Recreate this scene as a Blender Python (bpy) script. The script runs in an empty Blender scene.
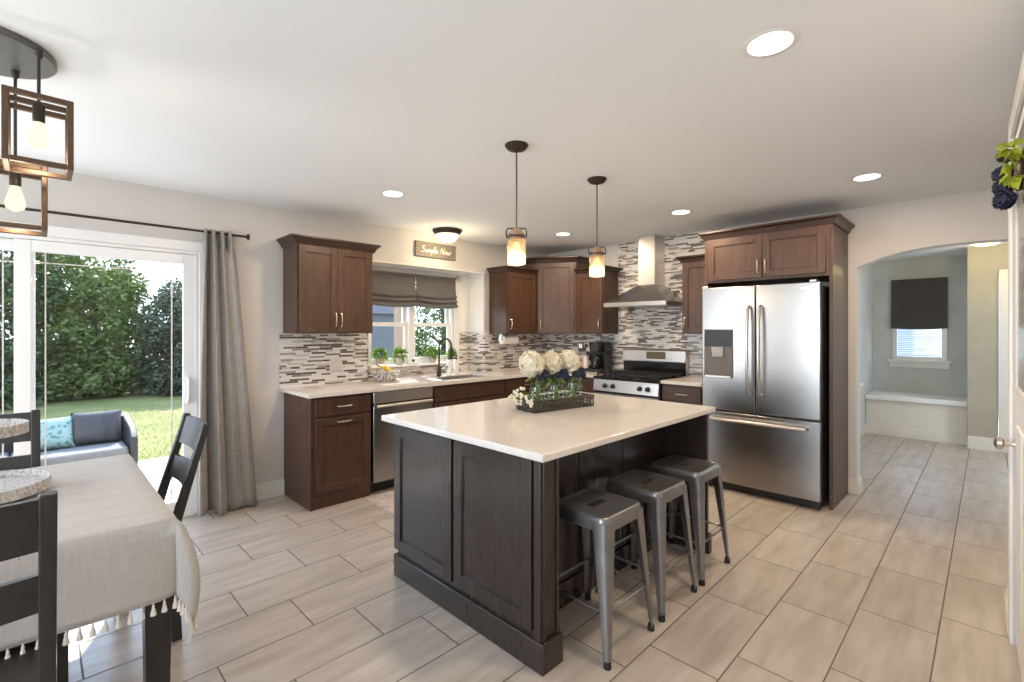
import bpy, bmesh, math, random
from mathutils import Vector, Matrix
R = math.radians
C = bpy.context.scene.collection
scene = bpy.context.scene
random.seed(7)

# ------------------------------------------------------------------ camera, sky, sun, exposure
cam_d = bpy.data.cameras.new('camera')
cam = bpy.data.objects.new('camera', cam_d); C.objects.link(cam)
cam.location = (0, 0, 1.40)
cam.rotation_euler = (R(90), 0, R(45.1 - 90))
cam_d.sensor_width = 36.0
cam_d.lens = 476.0 / 1024 * 36.0
cam_d.shift_y = -10.5 / 1024
cam_d.clip_start = 0.02
scene.camera = cam
scene.view_settings.view_transform = 'Standard'
scene.view_settings.look = 'None'
scene.view_settings.gamma = 1.0
scene.view_settings.use_curve_mapping = False
scene.view_settings.exposure = 0.68
scene.cycles.diffuse_bounces = 7
scene.cycles.max_bounces = 14

world = bpy.data.worlds.new('sky'); scene.world = world; world.use_nodes = True
wn = world.node_tree.nodes; wl = world.node_tree.links; wn.clear()
w_out = wn.new('ShaderNodeOutputWorld'); w_bg = wn.new('ShaderNodeBackground')
w_tc = wn.new('ShaderNodeTexCoord'); w_sep = wn.new('ShaderNodeSeparateXYZ'); w_cr = wn.new('ShaderNodeValToRGB')
wl.new(w_tc.outputs['Generated'], w_sep.inputs[0]); wl.new(w_sep.outputs['Z'], w_cr.inputs[0])
w_cr.color_ramp.elements[0].position = 0.0; w_cr.color_ramp.elements[0].color = (0.74, 0.86, 1.0, 1)
w_cr.color_ramp.elements[1].position = 0.7; w_cr.color_ramp.elements[1].color = (0.38, 0.60, 0.95, 1)
w_bg.inputs['Strength'].default_value = 3.7
wl.new(w_cr.outputs[0], w_bg.inputs[0]); wl.new(w_bg.outputs[0], w_out.inputs[0])

sun_d = bpy.data.lights.new('sun', 'SUN'); sun_d.energy = 8.0; sun_d.angle = R(0.6); sun_d.color = (1.0, 0.93, 0.82)
sun = bpy.data.objects.new('sun', sun_d); C.objects.link(sun)
sun.rotation_euler = Vector((0.38, 1.0, 1.10)).to_track_quat('Z', 'Y').to_euler()

def portal(loc, sx, sy, normal):
    d = bpy.data.lights.new('daylight_portal', 'AREA'); d.shape = 'RECTANGLE'; d.size = sx; d.size_y = sy
    d.cycles.is_portal = True
    o = bpy.data.objects.new('daylight_portal', d); C.objects.link(o); o.location = loc
    o.rotation_euler = (-Vector(normal)).to_track_quat('Z', 'Y').to_euler()
portal((-0.10, 4.34, 1.0), 1.9, 2.0, (0, -1, 0))
portal((3.0, 4.66, 1.5), 1.2, 1.1, (0, -1, 0))
# added off-frame fill lights for room and hall, each in an invented window opening
def unseen_fill_light(loc, sx, sy, direction, power, col):
    d = bpy.data.lights.new('unseen_fill_light', 'AREA'); d.shape = 'RECTANGLE'; d.size = sx; d.size_y = sy; d.energy = power; d.color = col
    o = bpy.data.objects.new('unseen_fill_light', d); C.objects.link(o); o.location = loc
    o.rotation_euler = (-Vector(direction)).to_track_quat('Z', 'Y').to_euler()
unseen_fill_light((-3.66, 1.05, 1.35), 1.7, 1.7, (1, 0.10, 0.48), 58.0, (0.87, 0.94, 1.0))
unseen_fill_light((-2.35, 4.24, 1.30), 1.6, 1.6, (0.35, -1, 0.12), 45.0, (0.88, 0.94, 1.0))
unseen_fill_light((6.4, -1.46, 1.45), 0.8, 1.5, (0.1, 1, 0.1), 14.0, (0.86, 0.94, 1.0))
portal((8.76, 0.69, 1.5), 0.6, 1.2, (-1, 0, 0))

# ------------------------------------------------------------------ helpers
def empty(name, loc, label, cat, group=None):
    o = bpy.data.objects.new(name, None); C.objects.link(o); o.location = loc
    o.empty_display_size = 0.1
    o['label'] = label; o['category'] = cat
    if group: o['group'] = group
    return o
def tag(o, label, cat, group=None):
    o['label'] = label; o['category'] = cat
    if group: o['group'] = group
    return o
def wloc(o):
    v = Vector((0, 0, 0))
    while o is not None:
        v += o.location; o = o.parent
    return v
def copy_tree(o, parent=None):
    c = o.copy(); C.objects.link(c)
    if parent: c.parent = parent
    for ch in list(o.children): copy_tree(ch, c)
    return c

class MB:
    def __init__(s): s.bm = bmesh.new()
    def box(s, x0, x1, y0, y1, z0, z1):
        v = [s.bm.verts.new(p) for p in ((x0,y0,z0),(x1,y0,z0),(x1,y1,z0),(x0,y1,z0),(x0,y0,z1),(x1,y0,z1),(x1,y1,z1),(x0,y1,z1))]
        for f in ((0,3,2,1),(4,5,6,7),(0,1,5,4),(1,2,6,5),(2,3,7,6),(3,0,4,7)): s.bm.faces.new([v[i] for i in f])
        return s
    def obox(s, o, u, n, u0, u1, v0, v1, n0, n1):
        o = Vector(o); u = Vector(u); n = Vector(n); z = Vector((0,0,1))
        P = lambda a, b, c: s.bm.verts.new(o + u*a + z*b + n*c)
        v = [P(u0,v0,n0),P(u1,v0,n0),P(u1,v0,n1),P(u0,v0,n1),P(u0,v1,n0),P(u1,v1,n0),P(u1,v1,n1),P(u0,v1,n1)]
        fs = [s.bm.faces.new([v[i] for i in f]) for f in ((0,3,2,1),(4,5,6,7),(0,1,5,4),(1,2,6,5),(2,3,7,6),(3,0,4,7))]
        return s
    def hexa(s, lo, hi):
        """frustum between two quads (4 points each, same order)"""
        a = [s.bm.verts.new(p) for p in lo]; b = [s.bm.verts.new(p) for p in hi]
        s.bm.faces.new(a[::-1]); s.bm.faces.new(b)
        for i in range(4): s.bm.faces.new((a[i], a[(i+1)%4], b[(i+1)%4], b[i]))
        return s
    def prism(s, pts, vec):
        """closed polygon (3D points) pushed along vec"""
        vec = Vector(vec)
        a = [s.bm.verts.new(p) for p in pts]; b = [s.bm.verts.new(Vector(p)+vec) for p in pts]
        s.bm.faces.new(a[::-1]); s.bm.faces.new(b); n = len(a)
        for i in range(n): s.bm.faces.new((a[i], a[(i+1)%n], b[(i+1)%n], b[i]))
        return s
    def loft(s, rings, cap=True, closed=True):
        rs = [[s.bm.verts.new(p) for p in r] for r in rings]; n = len(rs[0])
        for a, b in zip(rs, rs[1:]):
            for i in range(n if closed else n-1): s.bm.faces.new((a[i], a[(i+1)%n], b[(i+1)%n], b[i]))
        if cap:
            s.bm.faces.new(rs[0][::-1]); s.bm.faces.new(rs[-1])
        return s
    def lathe(s, prof, c, seg=24, axis='Z', cap=True):
        """prof: list of (radius, height)"""
        c = Vector(c); rings = []
        for r, h in prof:
            ring = []
            for k in range(seg):
                a = 2*math.pi*k/seg; p, q = r*math.cos(a), r*math.sin(a)
                ring.append(c + (Vector((p,q,h)) if axis=='Z' else Vector((h,p,q)) if axis=='X' else Vector((q,h,p))))
            rings.append(ring)
        return s.loft(rings, cap)
    def tube(s, pts, r, seg=8, closed=False, rs=None):
        pts = [Vector(p) for p in pts]; n = len(pts); rings = []
        up = Vector((0,0,1)); prev = None
        for i, p in enumerate(pts):
            if closed: t = pts[(i+1)%n]-pts[i-1]
            else: t = pts[min(i+1,n-1)]-pts[max(i-1,0)]
            t.normalize()
            if prev is None:
                ref = up if abs(t.dot(up)) < 0.95 else Vector((1,0,0))
                a = t.cross(ref).normalized()
            else:
                a = (prev - t*prev.dot(t)).normalized()
            prev = a; b = t.cross(a); rr = rs[i] if rs else r
            rings.append([p + (a*math.cos(2*math.pi*k/seg) + b*math.sin(2*math.pi*k/seg))*rr for k in range(seg)])
        if closed: rings.append(rings[0])
        return s.loft(rings, cap=not closed)
    def sphere(s, c, r, sub=2, sc=(1,1,1), jit=0):
        m = Matrix.Translation(Vector(c)) @ Matrix.Diagonal((sc[0],sc[1],sc[2],1))
        g = bmesh.ops.create_icosphere(s.bm, subdivisions=sub, radius=r, matrix=m)
        if jit:
            for v in g['verts']: v.co = Vector(c) + (v.co-Vector(c))*(1+random.uniform(-jit,jit))
        return s
    def quad(s, a, b, c, d):
        s.bm.faces.new([s.bm.verts.new(p) for p in (a,b,c,d)]); return s
    def build(s, name, mat, parent=None, base=(0,0,0), bevel=0, smooth=35, segs=2, solid=0, sub=0):
        off = wloc(parent) if parent else Vector(base)
        for v in s.bm.verts: v.co -= off
        bmesh.ops.recalc_face_normals(s.bm, faces=s.bm.faces)
        me = bpy.data.meshes.new(name); s.bm.to_mesh(me); s.bm.free()
        me.materials.append(mat)
        if smooth:
            for p in me.polygons: p.use_smooth = True
            try: me.set_sharp_from_angle(angle=R(smooth))
            except Exception: pass
        o = bpy.data.objects.new(name, me); C.objects.link(o)
        if parent: o.parent = parent
        else: o.location = off
        if solid:
            m = o.modifiers.new('solid', 'SOLIDIFY'); m.thickness = solid; m.offset = 0
        if bevel:
            m = o.modifiers.new('bevel', 'BEVEL'); m.width = bevel; m.segments = segs; m.limit_method = 'ANGLE'; m.angle_limit = R(40)
        if sub:
            m = o.modifiers.new('sub', 'SUBSURF'); m.levels = sub; m.render_levels = sub
        return o
def struct(o):
    o['kind'] = 'structure'; return o

# ------------------------------------------------------------------ materials
class NT:
    def __init__(s, name):
        s.m = bpy.data.materials.new(name); s.m.use_nodes = True; s.t = s.m.node_tree; s.t.nodes.clear()
        s.out = s.t.nodes.new('ShaderNodeOutputMaterial')
    def n(s, typ, **kw):
        x = s.t.nodes.new(typ)
        for k, v in kw.items():
            if k == 'inp':
                for a, b in v.items():
                    if hasattr(b, 'is_output'): s.t.links.new(b, x.inputs[a])
                    else: x.inputs[a].default_value = b
            else: setattr(x, k, v)
        return x
    def math(s, op, a, b=0.0, c=None):
        d = {0: a, 1: b}
        if c is not None: d[2] = c
        return s.n('ShaderNodeMath', operation=op, inp=d).outputs[0]
    def ramp(s, fac, stops, interp='LINEAR'):
        r = s.n('ShaderNodeValToRGB', inp={0: fac}); cr = r.color_ramp; cr.interpolation = interp
        while len(cr.elements) < len(stops): cr.elements.new(0.5)
        for e, (p, c) in zip(cr.elements, stops): e.position = p; e.color = (c[0], c[1], c[2], 1)
        return r.outputs[0]
    def mix(s, fac, a, b, blend='MIX'):
        x = s.n('ShaderNodeMix', data_type='RGBA', blend_type=blend)
        for i, v in ((0, fac), (6, a), (7, b)):
            if hasattr(v, 'is_output'): s.t.links.new(v, x.inputs[i])
            else: x.inputs[i].default_value = v if i == 0 else (v[0], v[1], v[2], 1)
        return x.outputs[2]
    def coord(s): return s.n('ShaderNodeTexCoord').outputs['Object']
    def noise(s, vec, scale, detail=3, rough=0.5, out='Fac'):
        return s.n('ShaderNodeTexNoise', inp={'Vector': vec, 'Scale': scale, 'Detail': detail, 'Roughness': rough}).outputs[out]
    def mapping(s, vec, scale=(1,1,1), loc=(0,0,0), rot=(0,0,0)):
        return s.n('ShaderNodeMapping', inp={'Vector': vec, 'Scale': scale, 'Location': loc, 'Rotation': rot}).outputs[0]
    def bsdf(s, col, rough=0.5, metal=0.0, bump=None, bs=0.2, bd=0.01, **extra):
        b = s.n('ShaderNodeBsdfPrincipled')
        def put(k, v):
            if hasattr(v, 'is_output'): s.t.links.new(v, b.inputs[k])
            elif isinstance(v, (tuple, list)) and len(v) == 3: b.inputs[k].default_value = (v[0], v[1], v[2], 1)
            else: b.inputs[k].default_value = v
        put('Base Color', col); put('Roughness', rough); put('Metallic', metal)
        for k, v in extra.items(): put(k.replace('_', ' '), v)
        if bump is not None:
            bp = s.n('ShaderNodeBump', inp={'Height': bump, 'Strength': bs, 'Distance': bd})
            s.t.links.new(bp.outputs[0], b.inputs['Normal'])
        s.t.links.new(b.outputs[0], s.out.inputs[0]); s.b = b
        return s.m
def plain(name, col, rough=0.5, metal=0.0, var=0.06, scale=40, **extra):
    t = NT(name); f = t.noise(t.coord(), scale, 2)
    c = t.ramp(f, [(0.3, tuple(x*(1-var) for x in col)), (0.7, tuple(min(1, x*(1+var)) for x in col))])
    return t.bsdf(c, rough, metal, **extra)
def wood(name, dark, light, rough=0.35, scale=(14, 14, 1.6), spec=0.5):
    t = NT(name); v = t.mapping(t.coord(), scale)
    f = t.noise(v, 3.0, 5, 0.6); g = t.noise(t.mapping(t.coord(), (90, 90, 4)), 2.0, 2)
    c = t.ramp(f, [(0.25, dark), (0.75, light)])
    c = t.mix(t.math('MULTIPLY', g, 0.35), c, tuple(x*0.6 for x in dark))
    return t.bsdf(c, rough, 0, bump=g, bs=0.05, bd=0.002, Specular_IOR_Level=spec)

M = {}
M['wall'] = (lambda t: t.bsdf(t.ramp(t.noise(t.coord(), 3, 2), [(0.3, (0.60, 0.575, 0.555)), (0.7, (0.63, 0.605, 0.585))]), 0.75, bump=t.noise(t.coord(), 220, 2), bs=0.08, bd=0.002))(NT('wall_paint'))
M['hallwall'] = plain('hall_paint', (0.56, 0.57, 0.55), 0.75, scale=4)
M['ceiling'] = (lambda t: t.bsdf((0.82, 0.85, 0.88), 0.9, bump=t.noise(t.coord(), 90, 4), bs=0.12, bd=0.004))(NT('ceiling_paint'))
M['trim'] = plain('white_trim', (0.78, 0.77, 0.74), 0.4, scale=6, var=0.02)
M['cream'] = plain('cream_trim', (0.70, 0.65, 0.56), 0.45, scale=6, var=0.02)
M['vinyl'] = plain('white_vinyl', (0.82, 0.82, 0.82), 0.3, scale=6, var=0.02)
M['wood'] = wood('espresso_wood', (0.046, 0.022, 0.0135), (0.115, 0.058, 0.034), 0.40)
M['woodin'] = wood('espresso_wood_deep', (0.030, 0.017, 0.012), (0.058, 0.031, 0.022), 0.38)
M['island'] = wood('smoky_wood', (0.028, 0.0205, 0.0175), (0.042, 0.032, 0.0275), 0.25)
M['black'] = plain('black_plastic', (0.012, 0.012, 0.013), 0.35)
M['blackglass'] = plain('black_glass', (0.010, 0.011, 0.013), 0.08)
M['iron'] = plain('cast_iron', (0.018, 0.017, 0.017), 0.55)
M['bronze'] = plain('dark_bronze', (0.055, 0.043, 0.035), 0.42, 0.7)
M['nickel'] = plain('brushed_nickel', (0.70, 0.64, 0.56), 0.28, 1.0)
M['chairwood'] = wood('charcoal_wood', (0.018, 0.016, 0.015), (0.036, 0.031, 0.028), 0.4)
M['plate'] = plain('outlet_plastic', (0.62, 0.58, 0.54), 0.4)
M['white'] = plain('white_ceramic', (0.80, 0.80, 0.80), 0.25, var=0.02)
M['paper'] = plain('paper', (0.82, 0.80, 0.77), 0.9, var=0.03)
M['rubber'] = plain('rubber', (0.015, 0.015, 0.015), 0.7)

def steel(name, col=(0.37, 0.36, 0.35), rough=0.25, sc=(2, 2, 160)):
    t = NT(name); f = t.noise(t.mapping(t.coord(), sc), 4, 2)
    return t.bsdf(t.ramp(f, [(0.3, tuple(x*0.985 for x in col)), (0.7, col)]), t.math('MULTIPLY_ADD', f, 0.03, rough), 1.0, Anisotropic=0.0)
M['steel'] = steel('brushed_steel')
M['steelh'] = steel('brushed_steel_light', (0.66, 0.63, 0.60), 0.30, (160, 160, 2))
M['gunmetal'] = plain('gunmetal', (0.25, 0.245, 0.25), 0.33, 0.8, var=0.12, scale=9)

def quartz():
    t = NT('quartz'); v = t.coord()
    f = t.noise(v, 60, 3); g = t.noise(v, 4, 4)
    c = t.ramp(f, [(0.35, (0.66, 0.62, 0.58)), (0.6, (0.72, 0.68, 0.64))])
    c = t.mix(t.math('MULTIPLY', g, 0.25), c, (0.58, 0.54, 0.50))
    return t.bsdf(c, 0.12, 0, Specular_IOR_Level=0.5)
M['quartz'] = quartz()

def floor_mat():
    t = NT('floor_tile'); v = t.coord()
    s = t.n('ShaderNodeSeparateXYZ', inp={0: v}); x, y = s.outputs[0], s.outputs[1]
    W, Lh = 0.300, 0.600
    ry = t.math('DIVIDE', t.math('SUBTRACT', y, 0.468), W)
    row = t.math('FLOOR', ry); fy = t.math('FRACT', ry)
    rx = t.math('DIVIDE', t.math('ADD', t.math('SUBTRACT', x, 0.33), t.math('MULTIPLY', row, 0.2)), Lh)
    col = t.math('FLOOR', rx); fx = t.math('FRACT', rx)
    dx = t.math('MULTIPLY', t.math('MINIMUM', fx, t.math('SUBTRACT', 1.0, fx)), Lh)
    dy = t.math('MULTIPLY', t.math('MINIMUM', fy, t.math('SUBTRACT', 1.0, fy)), W)
    d = t.math('MINIMUM', dx, dy)
    grout = t.math('LESS_THAN', d, 0.0030)
    cell = t.n('ShaderNodeCombineXYZ', inp={0: col, 1: row, 2: 0.0})
    wn_ = t.n('ShaderNodeTexWhiteNoise', noise_dimensions='3D', inp={'Vector': cell.outputs[0]})
    offs = t.n('ShaderNodeVectorMath', operation='SCALE', inp={0: wn_.outputs['Color'], 'Scale': 30.0}).outputs[0]
    vv = t.n('ShaderNodeVectorMath', operation='ADD', inp={0: v, 1: offs}).outputs[0]
    st = t.noise(t.mapping(vv, (1.1, 7.0, 1), rot=(0, 0, 0.16)), 2.2, 5, 0.55)
    c = t.ramp(st, [(0.30, (0.365, 0.313, 0.262)), (0.50, (0.445, 0.39, 0.335)), (0.72, (0.525, 0.47, 0.415))])
    tone = t.math('MULTIPLY_ADD', wn_.outputs['Value'], 0.14, 0.93)
    tc = t.n('ShaderNodeCombineColor', inp={0: tone, 1: tone, 2: tone}).outputs[0]
    c = t.mix(1.0, c, tc, 'MULTIPLY')
    c = t.mix(grout, c, (0.135, 0.12, 0.105))
    hgt = t.math('MINIMUM', d, 0.005)
    rough = t.math('MULTIPLY_ADD', grout, 0.4, 0.30)
    return t.bsdf(c, rough, 0, bump=hgt, bs=0.5, bd=0.5, Specular_IOR_Level=0.45)
M['floor'] = floor_mat()

def mosaic():
    t = NT('linear_mosaic'); v = t.coord()
    s = t.n('ShaderNodeSeparateXYZ', inp={0: v})
    u = t.math('ADD', s.outputs[0], s.outputs[1]); z = s.outputs[2]
    h = 0.0175
    rz = t.math('DIVIDE', z, h); row = t.math('FLOOR', rz); fz = t.math('FRACT', rz)
    rnd = t.n('ShaderNodeTexWhiteNoise', noise_dimensions='1D', inp={'W': row})
    ln = t.math('MULTIPLY_ADD', t.n('ShaderNodeTexWhiteNoise', noise_dimensions='1D', inp={'W': t.math('ADD', row, 91.3)}).outputs['Value'], 0.085, 0.06)
    ru = t.math('ADD', t.math('DIVIDE', u, ln), t.math('MULTIPLY', rnd.outputs['Value'], 17.0))
    cu = t.math('FLOOR', ru); fu = t.math('FRACT', ru)
    cell = t.n('ShaderNodeCombineXYZ', inp={0: cu, 1: row, 2: 3.0})
    k = t.n('ShaderNodeTexWhiteNoise', noise_dimensions='3D', inp={'Vector': cell.outputs[0]}).outputs['Value']
    c = t.ramp(k, [(0.0, (0.72, 0.70, 0.67)), (0.24, (0.56, 0.52, 0.48)), (0.36, (0.76, 0.74, 0.72)), (0.52, (0.21, 0.18, 0.155)),
                   (0.68, (0.105, 0.085, 0.07)), (0.80, (0.33, 0.29, 0.255)), (0.90, (0.66, 0.63, 0.60))], 'CONSTANT')
    du = t.math('MULTIPLY', t.math('MINIMUM', fu, t.math('SUBTRACT', 1.0, fu)), ln)
    dz = t.math('MULTIPLY', t.math('MINIMUM', fz, t.math('SUBTRACT', 1.0, fz)), h)
    g = t.math('LESS_THAN', t.math('MINIMUM', du, dz), 0.0010)
    c = t.mix(g, c, (0.58, 0.55, 0.52))
    return t.bsdf(c, t.math('MULTIPLY_ADD', g, 0.5, 0.16), 0, Specular_IOR_Level=0.5)
M['mosaic'] = mosaic()

def glass(name, tint=(1, 1, 1), refl=1.0):
    t = NT(name)
    tr = t.n('ShaderNodeBsdfTransparent', inp={0: (*tint, 1)}); gl = t.n('ShaderNodeBsdfGlossy', inp={'Roughness': 0.02})
    fr = t.n('ShaderNodeFresnel', inp={'IOR': 1.45}); bf = t.n('ShaderNodeNewGeometry').outputs['Backfacing']
    mx = t.n('ShaderNodeMixShader', inp={0: t.math('MULTIPLY', t.math('MULTIPLY', fr.outputs[0], t.math('SUBTRACT', 1.0, bf)), refl), 1: tr.outputs[0], 2: gl.outputs[0]})
    t.t.links.new(mx.outputs[0], t.out.inputs[0]); return t.m
M['glass'] = glass('window_glass')
M['vaseglass'] = glass('vase_glass', (0.88, 0.93, 0.90), 1.6)
def amber():
    t = NT('amber_shade')
    tr = t.n('ShaderNodeBsdfTransparent', inp={0: (1.0, 0.91, 0.76, 1)}); gl = t.n('ShaderNodeBsdfGlossy', inp={'Roughness': 0.1})
    tl = t.n('ShaderNodeBsdfTranslucent', inp={0: (1.0, 0.90, 0.74, 1)})
    fr = t.n('ShaderNodeFresnel', inp={'IOR': 1.45}); bf = t.n('ShaderNodeNewGeometry').outputs['Backfacing']
    fr_ = t.math('MULTIPLY', fr.outputs[0], t.math('SUBTRACT', 1.0, bf))
    m1 = t.n('ShaderNodeMixShader', inp={0: 0.22, 1: tr.outputs[0], 2: tl.outputs[0]})
    mx = t.n('ShaderNodeMixShader', inp={0: fr_, 1: m1.outputs[0], 2: gl.outputs[0]})
    t.t.links.new(mx.outputs[0], t.out.inputs[0]); return t.m
M['amber'] = amber()
def emit(name, col, st):
    t = NT(name); e = t.n('ShaderNodeEmission', inp={0: (*col, 1), 1: st}); t.t.links.new(e.outputs[0], t.out.inputs[0]); return t.m
M['lamp'] = emit('lamp_diffuser', (1.0, 0.93, 0.82), 3.0)
M['bulb'] = emit('filament_bulb', (1.0, 0.80, 0.50), 1.05)
M['domelight'] = emit('dome_glass', (1.0, 0.84, 0.58), 1.3)

def cloth(name, c1, c2, sx, sz, rough=0.9, sheen=0.2):
    t = NT(name); v = t.coord()
    a = t.noise(t.mapping(v, (sx, sx, 3)), 3, 2); b = t.noise(t.mapping(v, (3, 3, sz)), 3, 2)
    f = t.math('MULTIPLY', t.math('ADD', a, b), 0.5)
    return t.bsdf(t.ramp(f, [(0.35, c1), (0.65, c2)]), rough, 0, bump=f, bs=0.15, bd=0.002, Sheen_Weight=sheen)
M['curtain'] = cloth('curtain_silk', (0.22, 0.205, 0.19), (0.32, 0.30, 0.28), 90, 60, 0.42)
M['shade'] = cloth('shade_fabric', (0.105, 0.10, 0.096), (0.15, 0.144, 0.14), 60, 160)
M['shadehall'] = cloth('hall_shade_fabric', (0.06, 0.055, 0.05), (0.085, 0.078, 0.072), 60, 160)
def tcloth():
    t = NT('linen'); v = t.coord(); s = t.n('ShaderNodeSeparateXYZ', inp={0: v})
    a = t.noise(t.mapping(v, (220, 8, 8)), 2, 2); b = t.noise(t.mapping(v, (8, 220, 220)), 2, 2)
    f = t.math('MULTIPLY', t.math('ADD', a, b), 0.5)
    c = t.ramp(f, [(0.35, (0.48, 0.452, 0.425)), (0.65, (0.62, 0.592, 0.565))])
    fx = t.math('FRACT', t.math('DIVIDE', t.math('ADD', s.outputs[0], 10.04), 0.40)); fy = t.math('FRACT', t.math('DIVIDE', t.math('ADD', s.outputs[1], 10.03), 0.145))
    ln = t.math('MAXIMUM', t.math('LESS_THAN', fx, 0.010), t.math('LESS_THAN', fy, 0.028))
    top = t.math('GREATER_THAN', s.outputs[2], -0.02)
    c = t.mix(t.math('MULTIPLY', t.math('MULTIPLY', ln, top), 0.7), c, (0.24, 0.225, 0.21))
    m = t.bsdf(c, 0.9, 0, bump=f, bs=0.15, bd=0.002)
    tl = t.n('ShaderNodeBsdfTranslucent', inp={0: (0.75, 0.68, 0.6, 1)})
    mx = t.n('ShaderNodeMixShader', inp={0: 0.22, 1: t.b.outputs[0], 2: tl.outputs[0]})
    t.t.links.new(mx.outputs[0], t.out.inputs[0]); return m
M['linen'] = tcloth()
M['tassel'] = plain('tassel_yarn', (0.66, 0.62, 0.57), 0.95)

# ------------------------------------------------------------------ room shell
RW_A = R(1.5); RWd = Vector((math.cos(RW_A), math.sin(RW_A), 0)); RW0 = Vector((3.39, -0.066, 0))   # right wall line, slightly out of square
def rwp(x, z=0, off=0.0):
    """point on the right wall at room coordinate x, off metres into the room"""
    t = (x - RW0.x)/RWd.x; p = RW0 + RWd*t + Vector((-RWd.y, RWd.x, 0))*off; p.z = z; return p

struct(MB().box(-3.8, 9.0, -1.6, 4.54, -0.12, 0.0).build('floor', M['floor'], smooth=0))
struct(MB().box(-3.8, 5.1, -1.6, 4.70, 2.44, 2.56).build('ceiling', M['ceiling'], smooth=0))
struct(MB().box(5.1, 9.0, -1.6, 1.5, 2.40, 2.52).build('ceiling_hall', M['ceiling'], smooth=0))
WY = 4.26
b = MB()
b.box(-3.8, -3.2, WY, 4.40, 0, 2.44); b.box(-1.5, -1.05, WY, 4.40, 0, 2.44); b.box(-3.2, -1.5, WY, 4.40, 0, 0.45); b.box(-3.2, -1.5, WY, 4.40, 2.15, 2.44); b.box(-1.05, 0.86, WY, 4.40, 2.0, 2.44); b.box(0.86, 2.27, WY, 4.40, 0, 2.44)
b.box(2.27, 3.773, WY, 4.53, 2.09, 2.44); b.box(3.773, 5.1, WY, 4.66, 0, 2.44); b.box(2.15, 2.27, 4.40, 4.66, 0, 2.44)
b.box(2.27, 3.773, WY, 4.53, 0, 0.86)
# rear of the window niche, with two window openings
b.box(2.27, 2.40, 4.53, 4.66, 0, 2.44); b.box(3.53, 3.773, 4.53, 4.66, 0, 2.44)
b.box(2.40, 3.53, 4.53, 4.66, 2.02, 2.44); b.box(2.40, 3.53, 4.53, 4.66, 0, 1.02); b.box(2.93, 2.945, 4.53, 4.66, 1.02, 2.02)
struct(b.build('wall_left', M['wall'], smooth=0))
# arch wall
arch = []
yc, hw = 0.12, 0.68
for k in range(41):
    tt = -1 + 2*k/40
    arch.append((4.95, yc + hw*tt, 1.935 + 0.13*(1-abs(tt)**2.5)))
poly = [(4.95,-1.6,0), (4.95,yc-hw,0)] + arch + [(4.95,yc+hw,0), (4.95,WY+0.001,0), (4.95,WY+0.001,2.44), (4.95,-1.6,2.44)]
struct(MB().prism(poly, (0.15, 0, 0)).build('wall_back', M['wall'], smooth=0))
# right wall with the entry door opening
p = [rwp(-3.8), rwp(3.39)]
nrm = Vector((RWd.y, -RWd.x, 0))
def rbox(mb, x0, x1, z0, z1, n0, n1):
    """box along the right wall; n positive into the room"""
    o = rwp(0); t0 = (x0)/RWd.x; t1 = (x1)/RWd.x
    return mb.obox(o, RWd, -nrm, t0, t1, z0, z1, n0, n1)
b = MB(); rbox(b, -3.8, 2.23, 0, 2.44, -0.13, 0); rbox(b, 3.08, 3.39, 0, 2.44, -0.13, 0); rbox(b, 2.23, 3.08, 2.26, 2.44, -0.13, 0)
struct(b.build('wall_right', M['wall'], smooth=0))
b = MB(); b.box(3.30, 4.95, -1.6, -1.48, 0, 2.44); b.box(3.18, 3.30, -1.6, -0.20, 0, 2.44)
struct(b.build('wall_side', M['wall'], smooth=0))
b = MB(); b.box(-3.8, -3.68, -0.4, 0.15, 0, 2.44); b.box(-3.8, -3.68, 1.95, 4.4, 0, 2.44); b.box(-3.8, -3.68, 0.15, 1.95, 2.25, 2.44); b.box(-3.8, -3.68, 0.15, 1.95, 0, 0.45)
struct(b.build('wall_front', M['wall'], smooth=0))
# hall beyond the arch
struct(MB().box(5.1, 8.8, 1.2, 1.32, 0, 2.44).build('wall_hall_left', M['hallwall'], smooth=0))
b = MB(); b.box(8.64, 8.76, 0.10, 0.405, 0, 2.44); b.box(8.64, 8.76, 0.98, 1.32, 0, 2.44); b.box(8.64, 8.76, 0.405, 0.98, 2.10, 2.44); b.box(8.64, 8.76, 0.405, 0.98, 0, 0.99)
struct(b.build('wall_hall_back', M['hallwall'], smooth=0))
b = MB(); b.box(7.86, 8.66, -0.07, 0.187, 0, 2.44); b.box(7.86, 7.98, -1.6, -0.95, 0, 2.44); b.box(7.86, 7.98, -0.95, -0.07, 2.03, 2.44)
M['hallwarm'] = plain('hall_paint_tan', (0.40, 0.36, 0.27), 0.75, scale=4)
struct(b.build('wall_hall_right', M['hallwarm'], smooth=0))
b = MB(); b.box(5.1, 5.95, -1.6, -1.48, 0, 2.44); b.box(6.85, 8.0, -1.6, -1.48, 0, 2.44); b.box(5.95, 6.85, -1.6, -1.48, 0, 0.65); b.box(5.95, 6.85, -1.6, -1.48, 2.25, 2.44)
struct(b.build('wall_hall_side', M['hallwarm'], smooth=0))
def casing(name, mk):
    b = MB(); mk(b); struct(b.build(name, M['trim'], bevel=0.003))
casing('fill_frame_4', lambda b: (b.box(-3.28, -3.2, 4.24, 4.30, 0.40, 2.2), b.box(-1.5, -1.42, 4.24, 4.30, 0.40, 2.2), b.box(-3.2, -1.5, 4.24, 4.30, 2.12, 2.2), b.box(-3.2, -1.5, 4.22, 4.30, 0.40, 0.48)))  # frame made up around the added fill light at the dining end
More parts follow.
